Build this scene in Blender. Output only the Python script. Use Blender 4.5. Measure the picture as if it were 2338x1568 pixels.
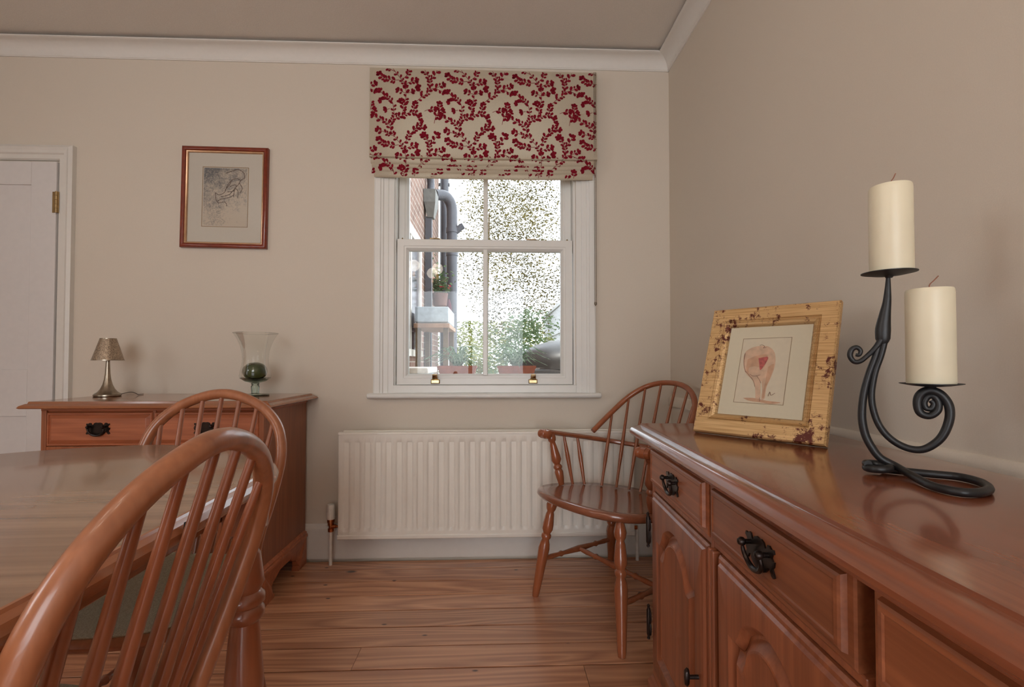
import bpy, math, random
from mathutils import Vector, Matrix
R = math.radians
random.seed(7)
for o in list(bpy.data.objects): bpy.data.objects.remove(o)
sc = bpy.context.scene
COL = sc.collection

# ------------------------------------------------------------------ camera
cam_d = bpy.data.cameras.new('camera'); cam = bpy.data.objects.new('camera', cam_d); COL.objects.link(cam)
cam.location = (0, 0, 0.908); cam.rotation_euler = (R(91.2), 0, R(-2.2))
cam_d.sensor_width = 36; cam_d.lens = 1090 * 36 / 2338; cam_d.shift_y = 0.0082
cam_d.clip_start = 0.02; cam_d.clip_end = 200
sc.camera = cam
# ------------------------------------------------------------------ world, sun, daylight, exposure
w = bpy.data.worlds.new('world'); sc.world = w; w.use_nodes = True
bg = w.node_tree.nodes['Background']; bg.inputs[0].default_value = (0.86, 0.93, 1.0, 1); bg.inputs[1].default_value = 3.6
sun_d = bpy.data.lights.new('sun', 'SUN'); sun = bpy.data.objects.new('sun', sun_d); COL.objects.link(sun)
sun_d.energy = 1.6; sun_d.angle = R(0.6); sun_d.color = (1, 0.95, 0.86)
sun.rotation_euler = Vector((0.05, 0.28, -0.95)).to_track_quat('-Z', 'Y').to_euler()
def area(name, loc, direction, sx, sy, energy, color):
    d = bpy.data.lights.new(name, 'AREA'); o = bpy.data.objects.new(name, d); COL.objects.link(o)
    d.shape = 'RECTANGLE'; d.size = sx; d.size_y = sy; d.energy = energy; d.color = color
    o.location = loc; o.rotation_euler = Vector(direction).to_track_quat('-Z', 'Z').to_euler()
    return o
# area lamps: daylight boost at the left window, fill at an added rear opening
area('daylight_left', (-2.80, -0.35, 1.45), (1, 0, 0), .8, 1.0, 8, (0.93, 0.98, 1.0))
area('fill_rear', (-0.35, -2.65, 1.08), (0, 1, 0), 1.7, 1.9, 30, (0.96, 0.98, 1.0))
sc.view_settings.view_transform = 'Standard'; sc.view_settings.look = 'None'
sc.view_settings.exposure = 0.20; sc.view_settings.gamma = 1.0; sc.view_settings.use_curve_mapping = False
try:
    sc.cycles.use_denoising = True; sc.cycles.caustics_reflective = False; sc.cycles.caustics_refractive = False
    sc.cycles.max_bounces = 5; sc.cycles.diffuse_bounces = 3; sc.cycles.glossy_bounces = 2; sc.cycles.transmission_bounces = 4; sc.cycles.transparent_max_bounces = 14
    sc.cycles.use_adaptive_sampling = True; sc.cycles.adaptive_threshold = 0.08; sc.cycles.adaptive_min_samples = 16
    sc.cycles.sample_clamp_indirect = 4.0
except Exception: pass

# ------------------------------------------------------------------ materials
def lin(c):
    if isinstance(c, str):
        c = [int(c[i:i+2], 16) / 255 for i in (1, 3, 5)]
    return tuple((x / 12.92 if x <= 0.04045 else ((x + 0.055) / 1.055) ** 2.4) for x in c) + (1,)
class NT:
    def __init__(s, name):
        s.m = bpy.data.materials.new(name); s.m.use_nodes = True; s.t = s.m.node_tree
        s.b = s.t.nodes['Principled BSDF']; s.out = s.t.nodes['Material Output']
    def n(s, typ, **kw):
        nd = s.t.nodes.new(typ)
        for k, v in kw.items():
            if k.startswith('i_'):
                nd.inputs[k[2:].replace('_', ' ')].default_value = v
            else: setattr(nd, k, v)
        return nd
    def l(s, a, b): s.t.links.new(a, b)
    def ramp(s, fac, stops, interp='LINEAR'):
        r = s.n('ShaderNodeValToRGB'); r.color_ramp.interpolation = interp
        while len(r.color_ramp.elements) < len(stops): r.color_ramp.elements.new(0.5)
        for e, (p, c) in zip(r.color_ramp.elements, stops): e.position = p; e.color = c
        s.l(fac, r.inputs[0]); return r
    def bump(s, h, strength=0.2, dist=0.002):
        b = s.n('ShaderNodeBump'); b.inputs['Strength'].default_value = strength; b.inputs['Distance'].default_value = dist
        s.l(h, b.inputs['Height']); s.l(b.outputs[0], s.b.inputs['Normal'])
def plain(name, color, rough=0.5, metal=0.0, spec=0.5, noise=0.04, scale=30, coat=0.0, bump=0.0, emit=None, estr=0):
    t = NT(name); c = lin(color)
    tc = t.n('ShaderNodeTexCoord'); nz = t.n('ShaderNodeTexNoise', i_Scale=scale, i_Detail=3.0)
    t.l(tc.outputs['Object'], nz.inputs['Vector'])
    lo = tuple(max(0, x * (1 - noise * 3)) for x in c[:3]) + (1,); hi = tuple(min(1, x * (1 + noise * 3)) for x in c[:3]) + (1,)
    r = t.ramp(nz.outputs['Fac'], [(0.3, lo), (0.7, hi)])
    t.l(r.outputs[0], t.b.inputs['Base Color'])
    t.b.inputs['Roughness'].default_value = rough; t.b.inputs['Metallic'].default_value = metal
    t.b.inputs['Specular IOR Level'].default_value = spec; t.b.inputs['Coat Weight'].default_value = coat
    t.b.inputs['Coat Roughness'].default_value = 0.12
    if bump: t.bump(nz.outputs['Fac'], bump, 0.001)
    if emit: t.b.inputs['Emission Color'].default_value = lin(emit); t.b.inputs['Emission Strength'].default_value = estr
    return t.m
def wood(name, light, dark, axis='X', rough=0.35, scale=1.0, rings=9.0, knots=False, coat=0.25, contrast=0.5, fine=0.35, spec=0.5):
    """Contour rings of a stretched noise (cathedral grain) + fine pores along the axis."""
    t = NT(name)
    tc = t.n('ShaderNodeTexCoord'); oi = t.n('ShaderNodeObjectInfo')
    off = t.n('ShaderNodeVectorMath', operation='SCALE'); off.inputs[0].default_value = (13.1, 7.7, 5.3)
    t.l(oi.outputs['Random'], off.inputs['Scale'])
    add = t.n('ShaderNodeVectorMath', operation='ADD'); t.l(tc.outputs['Object'], add.inputs[0]); t.l(off.outputs[0], add.inputs[1])
    s1 = [8 * scale] * 3; s2 = [110 * scale] * 3; k = 'XYZ'.index(axis); s1[k] = 0.6 * scale; s2[k] = 2.2 * scale
    m1 = t.n('ShaderNodeMapping'); m1.inputs['Scale'].default_value = s1; t.l(add.outputs[0], m1.inputs['Vector'])
    m2 = t.n('ShaderNodeMapping'); m2.inputs['Scale'].default_value = s2; t.l(add.outputs[0], m2.inputs['Vector'])
    n1 = t.n('ShaderNodeTexNoise', i_Scale=1.0, i_Detail=1.5, i_Distortion=0.3); t.l(m1.outputs[0], n1.inputs['Vector'])
    mul = t.n('ShaderNodeMath', operation='MULTIPLY'); mul.inputs[1].default_value = rings; t.l(n1.outputs['Fac'], mul.inputs[0])
    fr = t.n('ShaderNodeMath', operation='PINGPONG'); fr.inputs[1].default_value = 0.5; t.l(mul.outputs[0], fr.inputs[0])
    n2 = t.n('ShaderNodeTexNoise', i_Scale=1.0, i_Detail=2.0); t.l(m2.outputs[0], n2.inputs['Vector'])
    mx = t.n('ShaderNodeMath', operation='MULTIPLY_ADD'); t.l(fr.outputs[0], mx.inputs[0]); mx.inputs[1].default_value = 2 * (1 - fine)
    ms = t.n('ShaderNodeMath', operation='MULTIPLY'); ms.inputs[1].default_value = fine; t.l(n2.outputs['Fac'], ms.inputs[0])
    t.l(ms.outputs[0], mx.inputs[2])
    L, D = lin(light), lin(dark)
    mid = tuple(a * (1 - contrast) + b * contrast for a, b in zip(L, D))
    r = t.ramp(mx.outputs[0], [(0.12, D if contrast > 0.8 else mid), (0.5, tuple(0.5 * (a + b) for a, b in zip(L, mid))), (0.85, L)])
    # broad tone change from board to board
    hs = t.n('ShaderNodeHueSaturation'); rv = t.n('ShaderNodeMapRange'); t.l(oi.outputs['Random'], rv.inputs[0])
    rv.inputs[3].default_value = 0.88; rv.inputs[4].default_value = 1.1
    t.l(rv.outputs[0], hs.inputs['Value']); t.l(r.outputs[0], hs.inputs['Color'])
    colr = hs.outputs[0]
    if knots:
        for sc_, th, sq in ((1.9, 0.020, 0.5), (5.0, 0.022, 0.5)):
            m3 = t.n('ShaderNodeMapping'); v = [sc_] * 3; v[k] = sc_ * sq; m3.inputs['Scale'].default_value = v; t.l(add.outputs[0], m3.inputs['Vector'])
            vo = t.n('ShaderNodeTexVoronoi', voronoi_dimensions='2D', i_Scale=1.0); vo.inputs['Randomness'].default_value = 1.0; t.l(m3.outputs[0], vo.inputs['Vector'])
            kr = t.ramp(vo.outputs['Distance'], [(th * 0.6, (1, 1, 1, 1)), (th * 1.3, (0, 0, 0, 1))])
            mix = t.n('ShaderNodeMix', data_type='RGBA'); t.l(kr.outputs[0], mix.inputs[0]); t.l(colr, mix.inputs[6]); mix.inputs[7].default_value = lin('#4a2a1c')
            colr = mix.outputs[2]
    t.l(colr, t.b.inputs['Base Color'])
    t.b.inputs['Roughness'].default_value = rough; t.b.inputs['Coat Weight'].default_value = coat; t.b.inputs['Coat Roughness'].default_value = 0.10
    t.b.inputs['Specular IOR Level'].default_value = spec
    t.bump(mx.outputs[0], 0.06, 0.001)
    if knots: t.b.inputs['Coat Roughness'].default_value = 0.24
    return t.m
def glassy(name, tint=(1, 1, 1), refl=1.0, rough=0.0):
    t = NT(name); tr = t.n('ShaderNodeBsdfTransparent'); gl = t.n('ShaderNodeBsdfGlossy'); fr = t.n('ShaderNodeFresnel'); fr.inputs['IOR'].default_value = 1.45
    tr.inputs[0].default_value = tuple(tint) + (1,); gl.inputs['Roughness'].default_value = rough
    nz = t.n('ShaderNodeTexNoise', i_Scale=6.0); mr = t.n('ShaderNodeMapRange'); t.l(nz.outputs['Fac'], mr.inputs[0]); mr.inputs[3].default_value = 0.9 * refl; mr.inputs[4].default_value = 1.1 * refl
    mu = t.n('ShaderNodeMath', operation='MULTIPLY'); t.l(fr.outputs[0], mu.inputs[0]); t.l(mr.outputs[0], mu.inputs[1])
    mx = t.n('ShaderNodeMixShader'); t.l(mu.outputs[0], mx.inputs[0]); t.l(tr.outputs[0], mx.inputs[1]); t.l(gl.outputs[0], mx.inputs[2])
    t.l(mx.outputs[0], t.out.inputs[0]); return t.m
def leafy(name, c1, c2, scale=4.0, transl=0.35):
    t = NT(name); tc = t.n('ShaderNodeTexCoord'); nz = t.n('ShaderNodeTexNoise', i_Scale=scale, i_Detail=2.0); t.l(tc.outputs['Object'], nz.inputs['Vector'])
    r = t.ramp(nz.outputs['Fac'], [(0.35, lin(c1)), (0.65, lin(c2))])
    d = t.n('ShaderNodeBsdfDiffuse'); tl = t.n('ShaderNodeBsdfTranslucent'); mx = t.n('ShaderNodeMixShader'); mx.inputs[0].default_value = transl
    t.l(r.outputs[0], d.inputs[0]); t.l(r.outputs[0], tl.inputs[0]); t.l(d.outputs[0], mx.inputs[1]); t.l(tl.outputs[0], mx.inputs[2]); t.l(mx.outputs[0], t.out.inputs[0])
    return t.m

M = {}
M['wall'] = plain('wall_paint', '#dacdbd', 0.85, noise=0.006, scale=400, bump=0.12, spec=0.2)
M['ceiling'] = plain('ceiling_paint', '#e2dad0', 0.95, noise=0.01, scale=260, bump=0.5, spec=0.1)
M['cornice'] = plain('cornice_paint', '#e4ded6', 0.6, noise=0.004, scale=60, spec=0.3)
M['gloss'] = plain('white_gloss_paint', '#e0d9d0', 0.32, noise=0.005, scale=40, spec=0.4)
M['door'] = plain('door_paint', '#ddd6d2', 0.45, noise=0.006, scale=40, spec=0.4)
M['upvc'] = plain('white_window_frame', '#e9e6e0', 0.3, noise=0.004, scale=20)
M['rad'] = plain('radiator_enamel', '#f0e8dc', 0.35, noise=0.005, scale=20)
M['plank'] = wood('pine_plank', '#e0a47c', '#8a4a2c', 'X', 0.42, 1.3, 11.0, True, 1.0, 0.7, 0.45)
M['subfloor'] = plain('dark_subfloor', '#2a1a12', 0.9)
M['oakL'] = wood('sideboard_wood', '#c0704a', '#74381e', 'X', 0.42, 2.0, 5.0, False, 0.08, 0.6, 0.65)
M['oakV'] = wood('sideboard_wood_upright', '#a9623a', '#642e18', 'Z', 0.42, 2.0, 5.0, False, 0.08, 0.6, 0.65)
M['top'] = wood('sideboard_top_wood', '#a8663f', '#6c381f', 'X', 0.22, 2.0, 5.0, False, 0.6, 0.35, 0.6)
M['topR'] = wood('sideboard_polished_top', '#96563a', '#56281a', 'X', 0.2, 1.6, 5.0, False, 0.6, 0.6, 0.65)
M['oakRX'] = wood('dresser_wood', '#a96440', '#5e2c16', 'X', 0.40, 1.6, 6.0, False, 0.15, 0.7, 0.65)
M['oakRZ'] = wood('dresser_wood_upright', '#a5603e', '#5c2a16', 'Z', 0.40, 1.6, 6.0, False, 0.15, 0.7, 0.65)
M['table'] = wood('table_wood', '#a98468', '#5c3a28', 'X', 0.26, 1.0, 7.0, False, 0.5, 0.6, 0.6)
M['rim'] = wood('table_rim_wood', '#a5643e', '#6a381f', 'Y', 0.2, 2.0, 4.0, False, 0.6, 0.4, 0.6)
M['chair'] = wood('chair_beech', '#ac6c48', '#683820', 'Z', 0.32, 1.2, 4.0, False, 0.3, 0.6, 0.65)
M['chairdk'] = wood('chair_beech_turned', '#98583a', '#5e301c', 'Z', 0.28, 2.0, 4.0, False, 0.4, 0.4, 0.6)
M['arm'] = wood('armchair_wood', '#a05a38', '#64301a', 'Z', 0.26, 2.0, 4.0, False, 0.45, 0.35, 0.6)
M['armseat'] = wood('armchair_seat_wood', '#93583e', '#5c3020', 'X', 0.22, 2.0, 4.0, False, 0.6, 0.35, 0.6)
M['pad'] = plain('olive_seat_fabric', '#a89a80', 0.95, noise=0.08, scale=500, bump=0.4, spec=0.1)
M['iron'] = plain('wrought_iron', '#1b1a1b', 0.45, noise=0.08, scale=120, bump=0.25, spec=0.5)
M['handle'] = plain('antique_bronze', '#2e2420', 0.32, 0.7, noise=0.1, scale=80)
M['brass'] = plain('polished_brass', '#b8a078', 0.22, 1.0, noise=0.05)
M['pewter'] = plain('brushed_pewter', '#a09484', 0.3, 1.0, noise=0.05, scale=60)
M['wax'] = plain('cream_candle_wax', '#e6dabd', 0.4, noise=0.01, scale=20)
M['wick'] = plain('wick', '#8a5a48', 0.9)
M['mahog'] = plain('mahogany_frame', '#7c2c14', 0.3, noise=0.05, scale=50, coat=0.4)
M['gilt'] = plain('gilt_slip', '#cda27c', 0.35, 0.5, noise=0.05)
M['mat'] = plain('cream_mount', '#eadabc', 0.9, noise=0.006, scale=200)
M['matW'] = plain('grey_cream_mount', '#dccfbe', 0.9, noise=0.006, scale=200)
M['matedge'] = plain('mount_line', '#a98a68', 0.9)
M['paper'] = plain('watercolour_paper', '#e8d6ba', 0.9, noise=0.01, scale=80)
M['flesh'] = plain('peach_wash', '#d8a684', 0.9, noise=0.05, scale=60)
M['flesh2'] = plain('pale_peach_wash', '#e2ba9a', 0.9, noise=0.05, scale=60)
M['redwash'] = plain('red_wash', '#c4605a', 0.9, noise=0.1, scale=160)
M['umber'] = plain('umber_line', '#8a5a48', 0.9)
M['pencil'] = plain('brown_pencil', '#6a564c', 0.9, noise=0.2, scale=300)
M['glass'] = glassy('picture_glass', (1, 1, 1), 0.7)
M['pane'] = glassy('window_pane', (0.97, 0.98, 0.98), 0.55)
M['green'] = glassy('green_glass', (0.80, 0.89, 0.84), 0.8)
M['clear'] = glassy('clear_glass', (0.975, 0.985, 0.975), 0.45)
M['ball'] = plain('green_glass_float', '#3d4526', 0.12, noise=0.12, scale=25, coat=0.6)
M['white'] = plain('white_plastic', '#ece6dc', 0.4)
M['copper'] = plain('copper', '#a8643c', 0.35, 1.0)
M['dark'] = plain('dark_gap', '#140e0b', 0.9)
# gold leaf with red bole showing through
def gold():
    t = NT('distressed_gold_leaf'); tc = t.n('ShaderNodeTexCoord')
    n = t.n('ShaderNodeTexNoise', i_Scale=75.0, i_Detail=8.0, i_Roughness=0.8); t.l(tc.outputs['Object'], n.inputs['Vector'])
    big = t.n('ShaderNodeTexNoise', i_Scale=16.0, i_Detail=3.0); t.l(tc.outputs['Object'], big.inputs['Vector'])
    a = t.n('ShaderNodeMath', operation='MULTIPLY_ADD'); t.l(big.outputs['Fac'], a.inputs[0]); a.inputs[1].default_value = 0.75; t.l(n.outputs['Fac'], a.inputs[2])
    mp = t.n('ShaderNodeMapping'); mp.inputs['Scale'].default_value = (8, 300, 300); t.l(tc.outputs['Object'], mp.inputs['Vector'])
    st = t.n('ShaderNodeTexNoise', i_Scale=1.0); t.l(mp.outputs[0], st.inputs['Vector'])
    g = t.ramp(st.outputs['Fac'], [(0.35, lin('#bd9460')), (0.65, lin('#dcb682'))])
    k = t.ramp(a.outputs[0], [(0.945, (0, 0, 0, 1)), (1.02, (1, 1, 1, 1))])
    mx = t.n('ShaderNodeMix', data_type='RGBA'); t.l(k.outputs[0], mx.inputs[0]); t.l(g.outputs[0], mx.inputs[6]); mx.inputs[7].default_value = lin('#5a2014')
    t.l(mx.outputs[2], t.b.inputs['Base Color']); t.b.inputs['Metallic'].default_value = 0.35; t.b.inputs['Roughness'].default_value = 0.45
    t.bump(st.outputs['Fac'], 0.15, 0.0006); return t.m
M['gold'] = gold()
def sketch():
    t = NT('pencil_sketch'); tc = t.n('ShaderNodeTexCoord')
    sp = t.n('ShaderNodeSeparateXYZ'); t.l(tc.outputs['Object'], sp.inputs[0])
    n = t.n('ShaderNodeTexNoise', i_Scale=70.0, i_Detail=6.0, i_Roughness=0.7, i_Distortion=1.5); t.l(tc.outputs['Object'], n.inputs['Vector'])
    big = t.n('ShaderNodeTexNoise', i_Scale=14.0, i_Detail=2.0); t.l(tc.outputs['Object'], big.inputs['Vector'])
    # darker hatching towards the sheet's upper left, as drawn
    g = t.n('ShaderNodeMapRange'); t.l(sp.outputs[2], g.inputs[0]); g.inputs[1].default_value = -0.10; g.inputs[2].default_value = 0.13; g.inputs[3].default_value = -0.16; g.inputs[4].default_value = 0.14
    gx = t.n('ShaderNodeMath', operation='MULTIPLY_ADD'); t.l(sp.outputs[0], gx.inputs[0]); gx.inputs[1].default_value = -0.9; t.l(g.outputs[0], gx.inputs[2])
    a = t.n('ShaderNodeMath', operation='ADD'); t.l(n.outputs['Fac'], a.inputs[0]); t.l(gx.outputs[0], a.inputs[1])
    b2 = t.n('ShaderNodeMath', operation='MULTIPLY_ADD'); t.l(big.outputs['Fac'], b2.inputs[0]); b2.inputs[1].default_value = 0.5; t.l(a.outputs[0], b2.inputs[2])
    r = t.ramp(b2.outputs[0], [(0.62, lin('#d6c4ae')), (0.78, lin('#b3a596')), (0.98, lin('#6e6c6c'))])
    t.l(r.outputs[0], t.b.inputs['Base Color']); t.b.inputs['Roughness'].default_value = 0.9; return t.m
M['sketch'] = sketch()
def fabric():
    t = NT('linen_blind'); tc = t.n('ShaderNodeTexCoord'); n = t.n('ShaderNodeTexNoise', i_Scale=600.0); t.l(tc.outputs['Object'], n.inputs['Vector'])
    r = t.ramp(n.outputs['Fac'], [(0.3, lin('#c3b49e')), (0.7, lin('#d6c8b2'))])
    d = t.n('ShaderNodeBsdfDiffuse'); tl = t.n('ShaderNodeBsdfTranslucent'); mx = t.n('ShaderNodeMixShader'); mx.inputs[0].default_value = 0.22
    t.l(r.outputs[0], d.inputs[0]); t.l(r.outputs[0], tl.inputs[0]); t.l(d.outputs[0], mx.inputs[1]); t.l(tl.outputs[0], mx.inputs[2]); t.l(mx.outputs[0], t.out.inputs[0]); return t.m
M['linen'] = fabric()
M['print'] = plain('crimson_print', '#7c1424', 0.9, noise=0.06, scale=50, spec=0.1)
def shade():
    t = NT('mottled_shade'); tc = t.n('ShaderNodeTexCoord'); n = t.n('ShaderNodeTexNoise', i_Scale=220.0, i_Detail=4.0, i_Roughness=0.7); t.l(tc.outputs['Object'], n.inputs['Vector'])
    r = t.ramp(n.outputs['Fac'], [(0.38, lin('#7a6a5e')), (0.6, lin('#c4b098'))])
    t.l(r.outputs[0], t.b.inputs['Base Color']); t.b.inputs['Metallic'].default_value = 0.7; t.b.inputs['Roughness'].default_value = 0.38; t.bump(n.outputs['Fac'], 0.3, 0.001); return t.m
M['shade'] = shade()
def brick():
    t = NT('old_brickwork'); tc = t.n('ShaderNodeTexCoord'); mp = t.n('ShaderNodeMapping'); mp.inputs['Rotation'].default_value = (0, R(90), R(90)); t.l(tc.outputs['Object'], mp.inputs['Vector'])
    b = t.n('ShaderNodeTexBrick', i_Scale=4.4); t.l(mp.outputs[0], b.inputs['Vector'])
    b.inputs['Color1'].default_value = lin('#8a6a5c'); b.inputs['Color2'].default_value = lin('#6e5348'); b.inputs['Mortar'].default_value = lin('#a79c90')
    t.l(b.outputs[0], t.b.inputs['Base Color']); t.b.inputs['Roughness'].default_value = 0.9; t.bump(b.outputs['Fac'], 0.4, 0.01); return t.m
M['brick'] = brick()
M['pipe'] = plain('black_plastic_pipe', '#4a4a50', 0.35, noise=0.03)
M['lead'] = plain('grey_hopper', '#6a6863', 0.6, noise=0.05)
M['terra'] = plain('terracotta', '#a8604a', 0.85, noise=0.05)
M['spider'] = leafy('spider_plant_leaf', '#3f6a3c', '#b0c4ac', 60.0, 0.2)
M['tree'] = leafy('tree_leaf', '#40381c', '#746a44', 1.2, 0.2)
M['hedge'] = leafy('hedge_leaf', '#4a5428', '#9c9c6c', 3.0, 0.3)
M['bush'] = leafy('rosemary_leaf', '#435830', '#74806a', 2.0, 0.3)
M['bark'] = plain('bark', '#6e5c48', 0.95)
M['lawn'] = leafy('grass', '#56683a', '#7c8658', 2.0, 0.2)
M['paving'] = plain('pale_paving', '#a39c90', 0.9)
M['fence'] = plain('weathered_fence', '#a8a8aa', 0.85, noise=0.08)
M['bbq'] = plain('dark_enamel', '#33302f', 0.35, noise=0.05)
M['steel'] = plain('steel_rim', '#b9b9bb', 0.25, 1.0)
M['maroon'] = plain('maroon_canvas', '#4e1e2c', 0.9)
M['bluebox'] = plain('pale_blue_plastic', '#aeb9c0', 0.5)
M['flower'] = plain('red_petal', '#c43848', 0.7)
M['bulb'] = plain('lit_bulb', '#ffe2b0', 0.4, emit='#ffb468', estr=5)
M['shadeglass'] = glassy('clear_shade_glass', (0.96, 0.95, 0.92), 0.8)

# ------------------------------------------------------------------ mesh helpers
class MB:
    def __init__(s): s.v = []; s.f = []
    def box(s, x0, x1, y0, y1, z0, z1):
        k = len(s.v); s.v += [(x, y, z) for z in (z0, z1) for y in (y0, y1) for x in (x0, x1)]
        s.f += [tuple(k + i for i in q) for q in ((0, 2, 3, 1), (4, 5, 7, 6), (0, 1, 5, 4), (2, 6, 7, 3), (0, 4, 6, 2), (1, 3, 7, 5))]
        return s
    def loft(s, loops, closed=True, cap0=True, cap1=True):
        k = len(s.v); n = len(loops[0])
        for L in loops: s.v += [tuple(p) for p in L]
        for i in range(len(loops) - 1):
            for j in range(n if closed else n - 1):
                a = k + i * n + j; b = k + i * n + (j + 1) % n
                s.f.append((a, b, b + n, a + n))
        if closed and cap0: s.f.append(tuple(k + j for j in range(n))[::-1])
        if closed and cap1: s.f.append(tuple(k + (len(loops) - 1) * n + j for j in range(n)))
        return s
    def lathe(s, prof, n=24, c=(0, 0, 0), cap0=True, cap1=True):
        return s.loft([[(c[0] + r * math.cos(2 * math.pi * j / n), c[1] + r * math.sin(2 * math.pi * j / n), c[2] + z) for j in range(n)] for r, z in prof], True, cap0, cap1)
    def tube(s, pts, r, n=10, caps=True, closed=False, flat=1.0, updir=None):
        pts = [Vector(p) for p in pts]; m = len(pts)
        rs = r if isinstance(r, (list, tuple)) else [r] * m
        tang = []
        for i in range(m):
            a = pts[i - 1] if (i or closed) else pts[0]; b = pts[(i + 1) % m] if (i < m - 1 or closed) else pts[-1]
            tang.append((b - a).normalized())
        nrm = Vector(updir) if updir else Vector((0, 0, 1))
        if abs(nrm.dot(tang[0])) > 0.95: nrm = Vector((1, 0, 0))
        loops = []
        for i in range(m):
            nrm = (nrm - tang[i] * nrm.dot(tang[i])).normalized(); bi = tang[i].cross(nrm)
            loops.append([pts[i] + nrm * (rs[i] * math.cos(2 * math.pi * j / n)) + bi * (rs[i] * flat * math.sin(2 * math.pi * j / n)) for j in range(n)])
        if closed: loops.append(loops[0])
        return s.loft(loops, True, caps and not closed, caps and not closed)
    def turned(s, p0, p1, prof, n=16):
        """turned profile (r, t) along the line p0 -> p1"""
        p0 = Vector(p0); p1 = Vector(p1); d = p1 - p0; q = d.normalized().to_track_quat('Z', 'Y')
        loops = []
        for r, t in prof:
            loops.append([p0 + d * t + q @ Vector((r * math.cos(2 * math.pi * j / n), r * math.sin(2 * math.pi * j / n), 0)) for j in range(n)])
        return s.loft(loops)
    def prism(s, poly, fn0, fn1):
        """poly of 2-D points, fn maps (a,b)->3-D for the two faces"""
        return s.loft([[fn0(a, b) for a, b in poly], [fn1(a, b) for a, b in poly]])
    def rect_loft_xy(s, x0, x1, y0, y1, prof):
        """prof of (inset, z): rectangle loops, a moulded slab"""
        return s.loft([[(x0 + i, y0 + i, z), (x1 - i, y0 + i, z), (x1 - i, y1 - i, z), (x0 + i, y1 - i, z)] for i, z in prof])
    def panel_xz(s, x0, x1, z0, z1, prof):
        """prof of (inset, y) : raised / fielded front facing -y"""
        return s.loft([[(x0 + i, y, z0 + i), (x0 + i, y, z1 - i), (x1 - i, y, z1 - i), (x1 - i, y, z0 + i)] for i, y in prof])
    def frame_xz(s, w, h, prof):
        """picture-frame ring: prof of (inset, y) from outer back to inner back"""
        k = [[(-w / 2 + i, y, i), (-w / 2 + i, y, h - i), (w / 2 - i, y, h - i), (w / 2 - i, y, i)] for i, y in prof]
        return s.loft(k, True, False, False)
    def build(s, name, mat, parent=None, smooth=False, bevel=0.0, segs=2, angle=40):
        me = bpy.data.meshes.new(name); me.from_pydata([tuple(v) for v in s.v], [], s.f); me.update()
        import bmesh
        b = bmesh.new(); b.from_mesh(me); bmesh.ops.recalc_face_normals(b, faces=b.faces); b.to_mesh(me); b.free()
        me.materials.append(mat if not isinstance(mat, str) else M[mat])
        o = bpy.data.objects.new(name, me); COL.objects.link(o)
        if parent: o.parent = parent
        if smooth:
            for p in me.polygons: p.use_smooth = True
            try: me.set_sharp_from_angle(angle=R(angle))
            except Exception: pass
        if bevel:
            m = o.modifiers.new('bevel', 'BEVEL'); m.width = bevel; m.segments = segs; m.limit_method = 'ANGLE'; m.angle_limit = R(35)
        return o
def tag(o, label=None, cat=None, group=None, kind=None):
    if label: o['label'] = label
    if cat: o['category'] = cat
    if group: o['group'] = group
    if kind: o['kind'] = kind
    return o
def empty(name, loc=(0, 0, 0), rz=0.0, parent=None):
    o = bpy.data.objects.new(name, None); COL.objects.link(o); o.location = loc; o.rotation_euler = (0, 0, rz); o.empty_display_size = 0.1
    if parent: o.parent = parent
    return o
def bez(pts, n=8):
    """Catmull-Rom through points"""
    P = [Vector(p) for p in pts]; out = []
    for i in range(len(P) - 1):
        p0 = P[max(i - 1, 0)]; p1 = P[i]; p2 = P[i + 1]; p3 = P[min(i + 2, len(P) - 1)]
        for k in range(n):
            t = k / n
            out.append(0.5 * ((2 * p1) + (p2 - p0) * t + (2 * p0 - 5 * p1 + 4 * p2 - p3) * t * t + (3 * p1 - p0 - 3 * p2 + p3) * t ** 3))
    out.append(P[-1]); return out
def interp(tab, t):
    for (a, va), (b, vb) in zip(tab, tab[1:]):
        if t <= b: return va + (vb - va) * (t - a) / (b - a)
    return tab[-1][1]

# ------------------------------------------------------------------ the room
XL, XR, YB, YR, CZ = -2.75, 0.84, 2.238, -2.6, 2.375
WX0, WX1, WZ0, WZ1 = -0.465, 0.386, 0.79, 2.20       # window opening
b = MB(); T = 0.24
b.box(XL - .2, WX0, YB, YB + T, -.1, CZ + .2); b.box(WX1, XR + .2, YB, YB + T, -.1, CZ + .2)
b.box(WX0, WX1, YB, YB + T, -.1, WZ0); b.box(WX0, WX1, YB, YB + T, WZ1, CZ + .2)
tag(b.build('wall_back', 'wall'), kind='structure')
tag(MB().box(XR, XR + .2, YR - .2, YB, -.1, CZ + .2).build('wall_right', 'wall'), kind='structure')
b = MB()   # left wall with a window opening
b.box(XL - .2, XL, YR - .2, -.75, -.1, CZ + .2); b.box(XL - .2, XL, .05, YB, -.1, CZ + .2); b.box(XL - .2, XL, -.75, .05, 1.95, CZ + .2); b.box(XL - .2, XL, -.75, .05, -.1, .95)
tag(b.build('wall_left', 'wall'), kind='structure')
b = MB()
b.box(XL, -1.2, YR - .2, YR, -.1, CZ + .2); b.box(.5, XR, YR - .2, YR, -.1, CZ + .2); b.box(-1.2, .5, YR - .2, YR, -.1, .1); b.box(-1.2, .5, YR - .2, YR, 2.05, CZ + .2)
tag(b.build('wall_rear', 'wall'), kind='structure')
tag(MB().box(XL, XR, YR, YB, CZ, CZ + .2).build('ceiling', 'ceiling'), kind='structure')
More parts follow.
